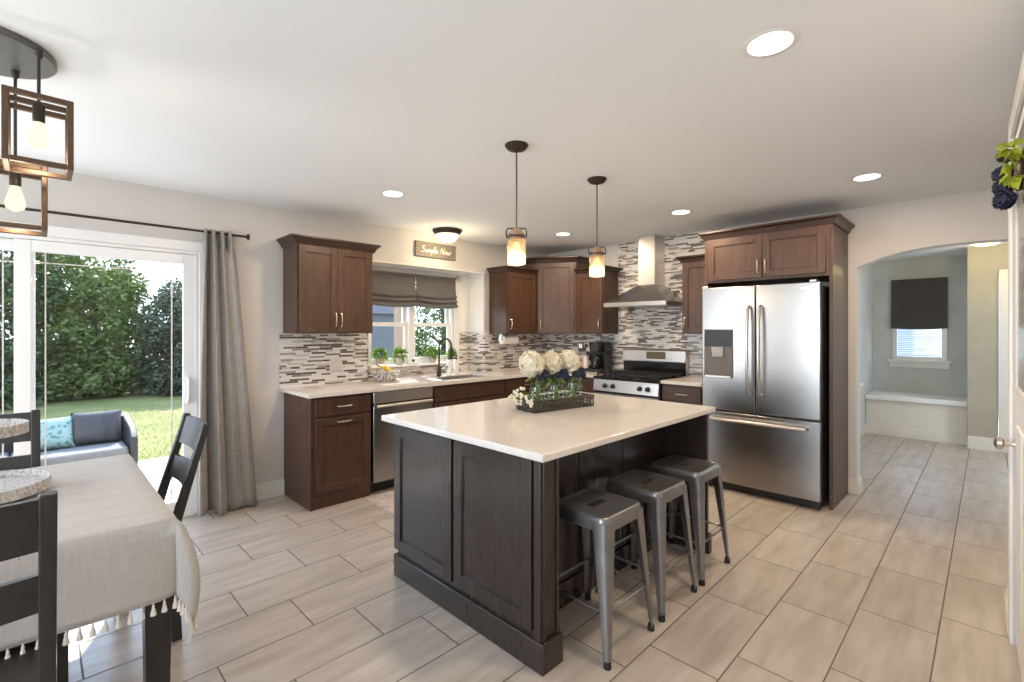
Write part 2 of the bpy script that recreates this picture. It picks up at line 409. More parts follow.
casing('fill_frame_5', lambda b: (b.box(-3.70, -3.66, 0.08, 0.17, 0.40, 2.3), b.box(-3.70, -3.66, 1.93, 2.02, 0.40, 2.3), b.box(-3.70, -3.66, 0.17, 1.93, 2.22, 2.3), b.box(-3.70, -3.64, 0.17, 1.93, 0.40, 0.48)))  # invented frame around the fill light in the unseen end wall
casing('fill_frame_6', lambda b: (b.box(5.88, 5.97, -1.5, -1.465, 0.6, 2.3), b.box(6.83, 6.92, -1.5, -1.465, 0.6, 2.3), b.box(5.97, 6.83, -1.5, -1.465, 2.22, 2.3), b.box(5.97, 6.83, -1.5, -1.45, 0.6, 0.68)))  # made-up frame holding the added hall fill light

# baseboards
def baseboard(name, pts, n, h=0.135, mat='trim'):
    """pts: two floor points, n: direction into the room"""
    a, c = Vector(pts[0]), Vector(pts[1]); L = (c-a).length; u = (c-a)/L
    b = MB(); b.obox(a, u, n, 0, L, 0, h-0.03, 0, 0.016); b.obox(a, u, n, 0, L, h-0.03, h-0.012, 0, 0.012); b.obox(a, u, n, 0, L, h-0.012, h, 0, 0.007)
    return struct(b.build(name, M[mat], bevel=0.002))
baseboard('baseboard_left', [(0.95, WY, 0), (1.492, WY, 0)], (0, -1, 0))
baseboard('baseboard_back', [(4.95, 0.80, 0), (4.95, 0.86, 0)], (-1, 0, 0), mat='cream')
baseboard('baseboard_arch', [(4.934, 0.80, 0), (5.10, 0.80, 0)], (0, -1, 0), mat='cream')
baseboard('baseboard_right', [rwp(3.17), rwp(3.39)], -nrm, mat='cream')
baseboard('baseboard_hall', [(7.86, -0.09, 0), (7.86, 0.187, 0)], (-1, 0, 0), h=0.15, mat='cream')
baseboard('baseboard_side', [(5.1, 1.2, 0), (8.0, 1.2, 0)], (0, -1, 0), mat='cream')

# ------------------------------------------------------------------ backsplash (setting)
def splash(name, mb): return struct(mb.build(name, M['mosaic'], smooth=0))
b = MB()
b.box(1.455, 2.27, WY-0.008, WY, 0.914, 1.375)
b.box(2.262, 2.27, WY-0.008, WY+0.004, 0.914, 1.375)
b.box(3.765, 3.773, WY, 4.53, 0.914, 1.385); b.box(3.773-0.008, 4.95, WY-0.008, WY, 0.914, 1.385)
b.box(2.27, 3.765, 4.522, 4.53, 0.914, 1.015); b.box(3.60, 3.765, 4.522, 4.53, 1.015, 1.385)
splash('trim_1', b)
b = MB(); b.box(4.942, 4.95, 1.84, 3.15, 0.90, 2.44); b.box(4.942, 4.95, 3.15, 4.252, 0.90, 1.385)
splash('trim_2', b)

# ------------------------------------------------------------------ sliding glass door
d1 = bpy.data.objects.new('door_1', None); C.objects.link(d1); d1.location = (-0.1, 4.30, 0); d1['kind'] = 'structure'
b = MB(); b.box(-1.05, 0.95, WY-0.018, WY, 2.0, 2.07); b.box(0.87, 0.95, WY-0.018, WY, 0, 2.0); b.box(-1.14, -1.05, WY-0.018, WY, 0, 2.07)
b.box(-1.05, 0.86, WY, 4.40, 1.975, 2.0); b.box(0.845, 0.86, WY, 4.40, 0, 1.975); b.box(-1.05, -1.035, WY, 4.40, 0, 1.975); b.box(-1.05, 0.86, WY, 4.40, 0, 0.02)
b.build('frame', M['vinyl'], d1, bevel=0.003)
def sash(x0, x1, y0, y1, name, st=0.075):
    b = MB(); b.box(x0, x0+st, y0, y1, 0.02, 1.972); b.box(x1-st, x1, y0, y1, 0.02, 1.972)
    b.box(x0+st, x1-st, y0, y1, 1.90, 1.972); b.box(x0+st, x1-st, y0, y1, 0.02, 0.13)
    s = b.build(name, M['vinyl'], d1, bevel=0.003)
    g = MB(); ym = (y0+y1)/2; g.box(x0+st-0.005, x1-st+0.005, ym-0.003, ym+0.003, 0.125, 1.905); g.build('glass_pane', M['glass'], s, smooth=0)
    m = MB(); 
    for xx in (x0+st+0.062, x1-st-0.072): m.box(xx, xx+0.007, ym-0.006, ym+0.006, 0.13, 1.90)
    for zz in (0.20, 1.83): m.box(x0+st, x1-st, ym-0.006, ym+0.006, zz, zz+0.007)
    m.build('grille', M['plate'], s, smooth=0)
    return s
s1 = sash(-0.105, 0.848, 4.262, 4.30, 'sliding_panel')
sash(-1.035, -0.010, 4.315, 4.355, 'fixed_panel')
b = MB(); b.tube([(0.80, 4.262, 0.86), (0.80, 4.235, 0.875), (0.80, 4.222, 0.94), (0.80, 4.235, 1.03), (0.80, 4.262, 1.045)], 0.011, 8)
b.box(0.785, 0.815, 4.256, 4.263, 0.85, 1.055)
b.build('handle', M['white'], s1)

# ------------------------------------------------------------------ kitchen windows (pair) in the niche
def dh_window(name, x0, x1, z0, z1, y):
    w = bpy.data.objects.new(name, None); C.objects.link(w); w.location = ((x0+x1)/2, y, z0); w['kind'] = 'structure'
    b = MB(); f = 0.035
    b.box(x0, x0+f, y, y+0.09, z0, z1); b.box(x1-f, x1, y, y+0.09, z0, z1); b.box(x0+f, x1-f, y, y+0.09, z1-f, z1); b.box(x0+f, x1-f, y, y+0.09, z0, z0+f)
    b.build('frame', M['vinyl'], w, bevel=0.002)
    zm = z0 + (z1-z0)*0.44
    for nm, za, zb, yo in (('lower_sash', z0+f, zm+0.02, 0.02), ('upper_sash', zm-0.02, z1-f, 0.05)):
        b = MB(); a0, a1 = x0+f, x1-f; t = 0.036
        b.box(a0, a0+t, y+yo, y+yo+0.028, za, zb); b.box(a1-t, a1, y+yo, y+yo+0.028, za, zb); b.box(a0+t, a1-t, y+yo, y+yo+0.028, za, za+t); b.box(a0+t, a1-t, y+yo, y+yo+0.028, zb-t, zb)
        s = b.build(nm, M['vinyl'], w, bevel=0.002)
        MB().box(a0+t-0.004, a1-t+0.004, y+yo+0.011, y+yo+0.016, za+t-0.004, zb-t+0.004).build('glass_pane', M['glass'], s, smooth=0)
    return w
dh_window('window_1', 2.40, 2.937, 1.03, 2.02, 4.54)
dh_window('window_2', 2.937, 3.53, 1.03, 2.02, 4.54)
b = MB(); b.box(2.39, 3.58, 4.43, 4.60, 1.012, 1.034); b.box(3.53, 3.60, 4.512, 4.53, 1.034, 2.05); b.box(2.28, 2.40, 4.512, 4.53, 1.034, 2.05); b.box(2.28, 3.60, 4.512, 4.53, 2.02, 2.085); b.box(2.905, 2.97, 4.518, 4.545, 1.034, 2.02)
struct(b.build('trim_3', M['trim'], bevel=0.003))
b = MB(); b.box(2.27, 3.773, WY+0.001, 4.512, 2.078, 2.09); b.box(2.27, 2.278, WY+0.001, 4.512, 1.385, 2.078); b.box(3.763, 3.773, WY+0.001, 4.53, 1.386, 2.078); b.box(3.60, 3.763, 4.520, 4.53, 1.386, 2.078)
struct(b.build('bright_niche_lining', M['trim']))  # white lining added to stand in for daylight bounced into the niche
def roman_shade(name, x0, x1, y, zt, zb, label, mat, group=None, axis='x', nf=3):
    base = ((x0+x1)/2, y, zb) if axis == 'x' else (y, (x0+x1)/2, zb)
    s = empty(name, base, label, 'window shade', group)
    P = (lambda u, d, z: (u, y-d, z)) if axis == 'x' else (lambda u, d, z: (y-d, u, z))
    h = zt-zb; prof = [(0.012, zt), (0.016, zt-0.30*h), (0.020, zt-0.52*h)]
    for k in range(nf):
        z0 = zt-(0.52+0.48*k/nf)*h; z1 = zt-(0.52+0.48*(k+1)/nf)*h
        prof += [(0.045+0.01*k, z0-(z0-z1)*0.55), (0.040+0.01*k, z1+0.012), (0.018+0.008*k, z1)]
    prof += [(0.004, zb+0.01), (0.002, zt)]
    rings = []
    n = 14
    for k in range(n+1):
        u = x0 + (x1-x0)*k/n; sag = 0.018*math.sin(math.pi*k/n)
        rings.append([P(u, d, z - (sag if z < zt-0.4*h else 0)) for d, z in prof])
    MB().loft(rings).build('shade_fabric', mat, s, smooth=50)
    MB().obox(P(x0, 0, 0), Vector(P(1,0,0))-Vector(P(0,0,0)), Vector(P(0,1,0))-Vector(P(0,0,0)), 0, x1-x0, zt, zt+0.025, 0, 0.03).build('head_rail', mat, s)
    return s
roman_shade('roman_shade', 2.385, 2.955, 4.49, 1.995, 1.665, 'grey fabric roman shade over the kitchen window nearest the wall cabinet', M['shade'], 'roman shades over the sink')
roman_shade('roman_shade', 2.970, 3.515, 4.49, 1.995, 1.665, 'grey fabric roman shade over the kitchen window behind the faucet', M['shade'], 'roman shades over the sink')

# ------------------------------------------------------------------ cabinets
X, Yv, Z = Vector((1,0,0)), Vector((0,1,0)), Vector((0,0,1))
def shaker(parent, o, u, n, u0, u1, v0, v1, mat, name='door', fw=0.055, t=0.02):
    b = MB()
    b.obox(o, u, n, u0, u0+fw, v0, v1, 0, t); b.obox(o, u, n, u1-fw, u1, v0, v1, 0, t)
    b.obox(o, u, n, u0+fw, u1-fw, v0, v0+fw, 0, t); b.obox(o, u, n, u0+fw, u1-fw, v1-fw, v1, 0, t)
    b.obox(o, u, n, u0+fw-0.001, u1-fw+0.001, v0+fw-0.001, v1-fw+0.001, 0, t-0.010)
    b.obox(o, u, n, u0+fw, u0+fw+0.006, v0+fw, v1-fw, 0, t-0.004); b.obox(o, u, n, u1-fw-0.006, u1-fw, v0+fw, v1-fw, 0, t-0.004)
    b.obox(o, u, n, u0+fw+0.006, u1-fw-0.006, v0+fw, v0+fw+0.006, 0, t-0.004); b.obox(o, u, n, u0+fw+0.006, u1-fw-0.006, v1-fw-0.006, v1-fw, 0, t-0.004)
    return b.build(name, mat, parent, bevel=0.0018)
def slab(parent, o, u, n, u0, u1, v0, v1, mat, name='drawer', t=0.02):
    return MB().obox(o, u, n, u0, u1, v0, v1, 0, t).build(name, mat, parent, bevel=0.004)
def handle(parent, o, u, n, uc, vc, L=0.11, vert=True, off=0.02, mat='nickel', name='handle'):
    o, u, n = Vector(o), Vector(u), Vector(n); d = Z if vert else u; c = o + u*uc + Z*vc + n*off
    pts = [c + d*(-L/2) , c + d*(-L/2) + n*0.016, c + d*(-L/2+0.012) + n*0.024, c + n*0.031, c + d*(L/2-0.012) + n*0.024, c + d*(L/2) + n*0.016, c + d*(L/2)]
    b = MB(); b.tube(pts, 0.005, 8)
    h = b.build(name, M[mat], parent)
    return h
def crown(parent, path, z0, z1, out, mat, name='crown_moulding', closed=False):
    """path: floor points (x,y) going round the visible sides, with outward flare"""
    prof = [(0.0, z0), (0.012, z0), (0.016, z0+0.012), (out*0.55, z0+(z1-z0)*0.55), (out*0.9, z1-0.016), (out, z1-0.014), (out, z1), (0.0, z1)]
    n = len(path); norms = []
    for i in range(n-1):
        d = (Vector(path[i+1]+(0,))-Vector(path[i]+(0,))).normalized(); norms.append(Vector((d.y, -d.x, 0)))
    rings = []
    for i, q in enumerate(path):
        q = Vector(q+(0,))
        if i == 0: m = norms[0]
        elif i == n-1: m = norms[-1]
        else:
            m = norms[i-1]+norms[i]; m = m/(m.dot(norms[i]))
        rings.append([q + m*a + Z*z for a, z in prof])
    return MB().loft(rings).build(name, mat, parent, smooth=25)

W, WI = M['wood'], M['woodin']
# --- wall cabinet left of the window
c = empty('wall_cabinet', (1.82, WY, 1.375), 'espresso wood wall cabinet with two doors beside the grey curtain', 'cabinet', 'wall cabinets')
MB().box(1.483, 2.155, 3.955, WY-0.001, 1.375, 2.11).build('body', W, c, bevel=0.002)
o = (0, 3.955, 0); n = (0, -1, 0)
dl = shaker(c, o, X, n, 1.495, 1.817, 1.385, 2.10, W); dr = shaker(c, o, X, n, 1.821, 2.143, 1.385, 2.10, W)
handle(dl, o, X, n, 1.795, 1.49); handle(dr, o, X, n, 1.845, 1.49)
crown(c, [(1.483, WY-0.001), (1.483, 3.955), (2.155, 3.955), (2.155, WY-0.001)], 2.10, 2.172, 0.055, WI)
# --- corner group
c = empty('wall_cabinet', (4.10, WY, 1.36), 'espresso wall cabinet above the paper towel, left of the taller corner cabinet', 'cabinet', 'wall cabinets')
MB().box(3.851, 4.355, 3.955, WY-0.010, 1.36, 2.09).build('body', W, c, bevel=0.002)
d = shaker(c, o, X, n, 3.862, 4.345, 1.37, 2.08, W); handle(d, o, X, n, 3.895, 1.475)
crown(c, [(3.851, WY-0.01), (3.851, 3.955), (4.355, 3.955)], 2.085, 2.146, 0.05, WI)
c = empty('wall_cabinet', (4.70, 4.0, 1.36), 'tall diagonal espresso corner wall cabinet, highest of the corner group', 'cabinet', 'wall cabinets')
pa, pb = Vector((4.357, 3.945, 0)), Vector((4.635, 3.545, 0))
MB().prism([(4.357, WY-0.01, 1.36), (pa.x, pa.y, 1.36), (pb.x, pb.y, 1.36), (4.94, 3.545, 1.36), (4.94, WY-0.01, 1.36)], (0, 0, 0.88)).build('body', W, c, bevel=0.002)
u = (pb-pa).normalized(); nn = Vector((u.y, -u.x, 0)); L = (pb-pa).length
d = shaker(c, pa, u, nn, 0.025, L-0.025, 1.37, 2.225, W); handle(d, pa, u, nn, 0.055, 1.475)
crown(c, [(4.357, WY-0.01), (pa.x, pa.y), (pb.x, pb.y), (4.94, 3.545)], 2.235, 2.30, 0.05, WI)
c = empty('wall_cabinet', (4.95, 3.35, 1.36), 'espresso wall cabinet above the coffee maker, left of the range hood', 'cabinet', 'wall cabinets')
MB().box(4.64, 4.94, 3.15, 3.543, 1.36, 2.09).build('body', W, c, bevel=0.002)
o2 = (4.64, 0, 0); n2 = (-1, 0, 0)
d = shaker(c, o2, Yv, n2, 3.162, 3.533, 1.37, 2.08, W); handle(d, o2, Yv, n2, 3.195, 1.475)
crown(c, [(4.64, 3.543), (4.64, 3.15), (4.94, 3.15)], 2.085, 2.146, 0.05, WI)
# --- right of hood
c = empty('wall_cabinet', (4.95, 2.03, 1.365), 'narrow espresso wall cabinet between range hood and refrigerator', 'cabinet', 'wall cabinets')
MB().box(4.64, 4.94, 1.865, 2.205, 1.365, 2.09).build('body', W, c, bevel=0.002)
d = shaker(c, o2, Yv, n2, 1.875, 2.195, 1.375, 2.08, W); handle(d, o2, Yv, n2, 2.165, 1.475)
crown(c, [(4.94, 2.205), (4.64, 2.205), (4.64, 1.865)], 2.085, 2.146, 0.05, WI)
# --- refrigerator surround
c = empty('refrigerator_surround', (4.66, 1.36, 0), 'espresso cabinet surround with two doors over the steel refrigerator', 'cabinet', 'wall cabinets')
MB().box(4.377, 4.94, 0.86, 0.884, 0, 2.24).build('side_panel', W, c, bevel=0.002)
MB().box(4.377, 4.94, 1.838, 1.862, 0, 2.24).build('side_panel', W, c, bevel=0.002)
MB().box(4.377, 4.94, 0.884, 1.838, 1.83, 2.24).build('body', W, c, bevel=0.002)
o3 = (4.377, 0, 0)
dl = shaker(c, o3, Yv, n2, 1.368, 1.825, 1.855, 2.215, W); dr = shaker(c, o3, Yv, n2, 0.905, 1.362, 1.855, 2.215, W)
handle(dl, o3, Yv, n2, 1.395, 1.945); handle(dr, o3, Yv, n2, 1.335, 1.945)
crown(c, [(4.94, 1.862), (4.377, 1.862), (4.377, 0.86), (4.94, 0.86)], 2.235, 2.298, 0.05, WI)

# --- base cabinets
FY = 3.70; ob = (0, FY, 0)
c = empty('base_cabinet', (1.745, 4.0, 0), 'espresso base cabinet with drawer and door at the counter end', 'cabinet', 'base cabinets')
b = MB(); b.box(1.49, 2.0, FY, WY-0.001, 0.10, 0.884); b.box(1.49, 1.508, FY, WY-0.001, 0, 0.10); b.box(1.508, 2.0, FY+0.012, WY-0.001, 0.0, 0.10)
b.build('body', W, c, bevel=0.002)
d = slab(c, ob, X, n, 1.525, 1.985, 0.725, 0.862, W); handle(d, ob, X, n, 1.755, 0.795, 0.115, False)
d = shaker(c, ob, X, n, 1.525, 1.985, 0.125, 0.705, W); handle(d, ob, X, n, 1.755, 0.672, 0.115, False)
c = empty('base_cabinet', (3.1, 4.0, 0), 'espresso sink base cabinet behind the island, right of the dishwasher', 'cabinet', 'base cabinets')
b = MB(); b.box(2.63, 3.56, FY, 4.2, 0.10, 0.70); b.box(2.63, 2.65, FY, 4.2, 0.70, 0.884); b.box(3.54, 3.56, FY, 4.2, 0.70, 0.884); b.box(2.65, 3.54, FY, FY+0.02, 0.70, 0.884); b.box(2.63, 3.56, FY+0.07, 4.2, 0, 0.10)
b.build('body', W, c, bevel=0.002)
slab(c, ob, X, n, 2.645, 3.545, 0.725, 0.862, W, 'false_front')
shaker(c, ob, X, n, 2.645, 3.092, 0.125, 0.705, W); shaker(c, ob, X, n, 3.098, 3.545, 0.125, 0.705, W)
c = empty('base_cabinet', (4.2, 3.8, 0), 'espresso corner base cabinet between sink base and range', 'cabinet', 'base cabinets')
MB().prism([(3.562, FY, 0.10), (4.34, FY, 0.10), (4.34, 3.045, 0.10), (4.94, 3.045, 0.10), (4.94, WY-0.01, 0.10), (3.562, WY-0.01, 0.10)], (0, 0, 0.784)).build('body', W, c, bevel=0.002)
MB().prism([(3.562, FY+0.07, 0), (4.41, FY+0.07, 0), (4.41, 3.045, 0), (4.94, 3.045, 0), (4.94, WY-0.01, 0), (3.562, WY-0.01, 0)], (0, 0, 0.10)).build('plinth', WI, c)
ox = (4.34, 0, 0)
d = slab(c, ob, X, n, 3.575, 4.30, 0.725, 0.862, W); handle(d, ob, X, n, 3.93, 0.795, 0.115, False)
d = shaker(c, ob, X, n, 3.575, 4.30, 0.125, 0.705, W)
d = slab(c, ox, Yv, n2, 3.055, 3.655, 0.725, 0.862, W); handle(d, ox, Yv, n2, 3.35, 0.795, 0.115, False)
shaker(c, ox, Yv, n2, 3.055, 3.655, 0.125, 0.705, W)
c = empty('base_cabinet', (4.65, 2.06, 0), 'espresso base cabinet with drawer between range and refrigerator', 'cabinet', 'base cabinets')
b = MB(); b.box(4.34, 4.94, 1.864, 2.268, 0.10, 0.884); b.box(4.41, 4.94, 1.864, 2.268, 0, 0.10); b.build('body', W, c, bevel=0.002)
d = slab(c, ox, Yv, n2, 1.875, 2.258, 0.725, 0.862, W); handle(d, ox, Yv, n2, 2.06, 0.795, 0.115, False)
d = shaker(c, ox, Yv, n2, 1.875, 2.258, 0.125, 0.705, W); handle(d, ox, Yv, n2, 2.06, 0.672, 0.115, False)

# --- countertops (L run with sink cut-out, and the short piece by the refrigerator)
CF = 3.64; zt0, zt1 = 0.884, 0.914
ct = empty('countertop', (3.2, 3.9, 0.884), 'pale quartz countertop running under the window into the corner', 'countertop', 'countertops')
sx0, sx1, sy0, sy1 = 2.80, 3.42, 3.74, 4.06
b = MB()
b.box(1.455, sx0, CF, WY-0.008, zt0, zt1); b.box(sx0, sx1, CF, sy0, zt0, zt1); b.box(sx0, sx1, sy1, WY-0.008, zt0, zt1); b.box(sx1, 4.30, CF, WY-0.008, zt0, zt1)
b.box(4.30, 4.942, 3.045, WY-0.008, zt0, zt1); b.box(2.271, 3.764, WY-0.008, 4.521, zt0, zt1)
b.build('slab', M['quartz'], ct, smooth=0)
ct2 = MB().box(4.30, 4.942, 1.863, 2.266, zt0, zt1).build('countertop', M['quartz'], base=(4.62, 2.06, zt0), bevel=0.003)
tag(ct2, 'short quartz countertop between range and refrigerator', 'countertop', 'countertops')
# sink
sk = empty('kitchen_sink', (3.11, 3.9, 0.72), 'stainless steel sink set into the counter below the faucet', 'sink')
b = MB(); b.box(sx0, sx1, sy0, sy1, 0.715, 0.725); b.box(sx0, sx0+0.012, sy0, sy1, 0.725, 0.917); b.box(sx1-0.012, sx1, sy0, sy1, 0.725, 0.917); b.box(sx0+0.012, sx1-0.012, sy0, sy0+0.012, 0.725, 0.917); b.box(sx0+0.012, sx1-0.012, sy1-0.012, sy1, 0.725, 0.917)
b.build('basin', M['steelh'], sk, bevel=0.003)
b = MB(); b.lathe([(0.045, 0), (0.045, 0.004), (0.03, 0.004), (0.028, 0.001)], (3.11, 3.9, 0.725), 20); b.build('drain', M['steelh'], sk)
# faucet
sk.scale = (0.994, 0.99, 1)
f = empty('faucet', (3.0, 4.10, 0.914), 'dark steel pull-down faucet behind the sink', 'faucet')
b = MB(); b.lathe([(0.030, 0), (0.030, 0.008), (0.022, 0.014), (0.019, 0.10), (0.016, 0.11)], (3.0, 4.10, 0.9145), 18); b.build('base', M['bronze'], f)
pts = [(3.0, 4.10, 1.02), (3.0, 4.10, 1.15), (3.0, 4.10, 1.24)] + [(3.0+0.03*(1-math.cos(a)), 4.10-0.065*(1-math.cos(a)), 1.24+0.075*math.sin(a)) for a in [R(k*20) for k in range(1, 10)]] + [(3.06, 3.97, 1.19)]
b = MB(); b.tube(pts, 0.011, 10); b.build('spout', M['bronze'], f)
b = MB(); b.tube([(3.06, 3.97, 1.22), (3.06, 3.97, 1.10)], 0.016, 12); b.build('spray_head', M['bronze'], f)
b = MB(); b.tube([(3.017, 4.10, 0.985), (3.05, 4.09, 0.995), (3.10, 4.08, 1.02)], 0.007, 8); b.build('lever', M['bronze'], f)
# dishwasher
dw = empty('dishwasher', (2.315, 3.95, 0), 'stainless steel dishwasher between the base cabinets', 'dishwasher')
MB().box(2.008, 2.622, 3.72, 4.2, 0.10, 0.875).build('body', M['black'], dw)
MB().box(2.012, 2.618, FY+0.07, 3.80, 0.0, 0.10).build('toe_kick', M['black'], dw)
MB().box(2.012, 2.618, 3.675, 3.722, 0.105, 0.765).build('door', M['steel'], dw, bevel=0.006)
MB().box(2.012, 2.618, 3.675, 3.722, 0.775, 0.874).build('control_panel', M['steelh'], dw, bevel=0.006)
b = MB(); b.tube([(2.03, 3.66, 0.755), (2.60, 3.66, 0.755)], 0.014, 10); b.box(2.03, 2.05, 3.66, 3.68, 0.745, 0.765); b.box(2.58, 2.60, 3.66, 3.68, 0.745, 0.765); b.build('handle', M['steelh'], dw)

# ------------------------------------------------------------------ range and hood
r = empty('range', (4.6, 2.655, 0), 'stainless gas range with black grates under the hood', 'stove')
y0, y1 = 2.273, 3.037
MB().box(4.32, 4.935, y0, y1, 0.03, 0.895).build('body', M['black'], r)
MB().box(4.275, 4.32, y0, y1, 0.245, 0.735).build('oven_door', M['steel'], r, bevel=0.006)
MB().box(4.271, 4.276, y0+0.13, y1-0.13, 0.36, 0.62).build('oven_window', M['blackglass'], r)
MB().box(4.28, 4.32, y0, y1, 0.055, 0.235).build('drawer', M['steel'], r, bevel=0.006)
b = MB(); b.tube([(4.225, y0+0.04, 0.695), (4.225, y1-0.04, 0.695)], 0.012, 10)
for yy in (y0+0.06, y1-0.06): b.tube([(4.225, yy, 0.695), (4.28, yy, 0.695)], 0.009, 8)
b.build('oven_handle', M['steelh'], r)
pp = MB(); pp.prism([(4.268, y0, 0.755), (4.282, y0, 0.880), (4.33, y0, 0.880), (4.33, y0, 0.755)], (0, y1-y0, 0)); cp = pp.build('control_panel', M['steelh'], r, bevel=0.003)
for ky in (2.385, 2.475, 2.79, 2.885):
    b = MB(); b.lathe([(0.026, 0.0), (0.026, -0.006), (0.020, -0.008), (0.018, -0.030), (0.012, -0.034)], (4.272, ky, 0.815), 16, 'X'); b.build('knob', M['black'], r)
MB().box(4.27, 4.90, y0, y1, 0.882, 0.908).build('cooktop', M['blackglass'], r, bevel=0.005)
for gy in (y0+0.02, y0+0.265, y0+0.51):
    b = MB(); g0, g1 = gy, gy+0.232
    for yy in (g0+0.006, g1-0.006, (g0+g1)/2): b.box(4.31, 4.84, yy-0.006, yy+0.006, 0.930, 0.944)
    for xx in (4.316, 4.45, 4.575, 4.70, 4.834): b.box(xx-0.006, xx+0.006, g0, g1, 0.928, 0.942)
    for xx in (4.316, 4.834):
        for yy in (g0+0.006, g1-0.006): b.box(xx-0.007, xx+0.007, yy-0.007, yy+0.007, 0.906, 0.93)
    b.build('grate', M['iron'], r)
for bx in (4.45, 4.71):
    for by in (y0+0.136, y1-0.136):
        b = MB(); b.lathe([(0.045, 0), (0.045, 0.01), (0.03, 0.018), (0.0305, 0.022)], (bx, by, 0.906), 18); b.build('burner', M['iron'], r)
bg = MB(); bg.prism([(4.90, y0, 0.90), (4.875, y0, 1.04), (4.86, y0, 1.055), (4.86, y0, 1.175), (4.88, y0, 1.195), (4.935, y0, 1.195), (4.935, y0, 0.90)], (0, y1-y0, 0)); bgo = bg.build('backguard', M['steelh'], r, bevel=0.004)
MB().box(4.868, 4.905, y0+0.005, y1-0.005, 0.912, 1.045).build('backguard_base', M['blackglass'], r)
MB().box(4.856, 4.862, 2.50, 2.73, 1.085, 1.165).build('display', plain('oven_display', (0.16, 0.13, 0.07), 0.2), r)

h = empty('range_hood', (4.7, 2.655, 1.66), 'stainless steel chimney range hood on the mosaic wall', 'range hood')
hx0, hx1, hy0, hy1 = 4.45, 4.941, 2.285, 3.025
MB().box(hx0, hx1, hy0, hy1, 1.66, 1.702).build('rim', M['steelh'], h, bevel=0.002)
MB().hexa([(hx0+0.004, hy0+0.004, 1.702), (hx1, hy0+0.004, 1.702), (hx1, hy1-0.004, 1.702), (hx0+0.004, hy1-0.004, 1.702)], [(4.71, 2.547, 1.90), (hx1, 2.547, 1.90), (hx1, 2.753, 1.90), (4.71, 2.753, 1.90)]).build('canopy', M['steel'], h, smooth=0)
MB().box(4.715, hx1, 2.552, 2.748, 1.895, 2.438).build('chimney', M['steelh'], h, bevel=0.002)
b = MB(); 
for k in range(4): b.box(hx0-0.003, hx0+0.001, 2.55+0.05*k, 2.57+0.05*k, 1.672, 1.690)
b.build('control_buttons', M['nickel'], h)
MB().box(hx0+0.03, hx1-0.05, hy0+0.03, hy1-0.03, 1.655, 1.661).build('filter', M['steel'], h)

# ------------------------------------------------------------------ refrigerator
rf = empty('refrigerator', (4.6, 1.38, 0), 'stainless french-door refrigerator with water dispenser and bottom freezer', 'refrigerator')
MB().box(4.33, 4.93, 0.925, 1.833, 0.03, 1.755).build('body', plain('fridge_side', (0.10, 0.10, 0.105), 0.4, 0.6), rf, bevel=0.005)
def fdoor(y0, y1, z0, z1, name):
    pts = []
    n_ = 10
    ym = 1.38
    fr = [(4.25 + 0.012*((y0+(y1-y0)*k/n_-ym)/0.46)**2, y0+(y1-y0)*k/n_) for k in range(n_+1)]
    outline = [(4.325, y0)] + fr + [(4.325, y1)]
    return MB().prism([(x, y, z0) for x, y in outline], (0, 0, z1-z0)).build(name, M['steel'], rf, bevel=0.006, smooth=25)
ld = fdoor(1.386, 1.838, 0.705, 1.778, 'left_door'); rd = fdoor(0.918, 1.380, 0.705, 1.778, 'right_door'); fz = fdoor(0.918, 1.838, 0.075, 0.690, 'freezer_drawer')
def vbar(y, par):
    b = MB(); b.tube([(4.24, y, 0.86), (4.205, y, 0.875), (4.185, y, 1.0), (4.178, y, 1.23), (4.185, y, 1.46), (4.205, y, 1.585), (4.24, y, 1.60), (4.262, y, 1.60)], 0.013, 10); b.tube([(4.262, y, 0.86), (4.235, y, 0.86)], 0.013, 10)
    b.build('door_handle', M['steelh'], par)
vbar(1.428, ld); vbar(1.338, rd)
b = MB(); b.tube([(4.255, 1.745, 0.63), (4.205, 1.74, 0.63), (4.190, 1.60, 0.632), (4.184, 1.38, 0.633), (4.190, 1.15, 0.632), (4.205, 1.01, 0.63), (4.255, 1.005, 0.63)], 0.014, 10); b.build('drawer_handle', M['steelh'], fz)
dp = MB().box(4.235, 4.262, 1.567, 1.808, 0.985, 1.41).build('dispenser', plain('dispenser_recess', (0.13, 0.105, 0.09), 0.4), ld, bevel=0.003)
MB().box(4.230, 4.237, 1.572, 1.803, 1.262, 1.405).build('dispenser_display', plain('dispenser_screen', (0.012, 0.015, 0.02), 0.4), ld, bevel=0.002)
b = MB(); b.hexa([(4.224, 1.64, 1.17), (4.236, 1.64, 1.17), (4.236, 1.73, 1.17), (4.224, 1.73, 1.17)], [(4.212, 1.635, 1.255), (4.236, 1.635, 1.255), (4.236, 1.735, 1.255), (4.212, 1.735, 1.255)]); b.build('dispenser_nozzle', M['nickel'], ld)
MB().box(4.222, 4.237, 1.58, 1.795, 0.99, 1.003).build('drip_tray', M['nickel'], ld)
MB().box(4.252, 4.2575, 0.955, 1.055, 1.728, 1.740).build('nameplate', M['nickel'], rd)
MB().box(4.30, 4.40, 0.93, 1.828, 0.015, 0.075).build('toe_grille', M['black'], rf)
for yy in (0.955, 1.05, 1.71, 1.80):
    b = MB(); b.lathe([(0.018, -0.012), (0.018, 0.012)], (4.315, yy, 0.018), 12, 'Y'); b.build('roller', M['black'], rf)
for yy in (0.945, 1.79): MB().box(4.27, 4.36, yy, yy+0.05, 1.778, 1.797).build('hinge_cover', M['nickel'], rf, bevel=0.004)

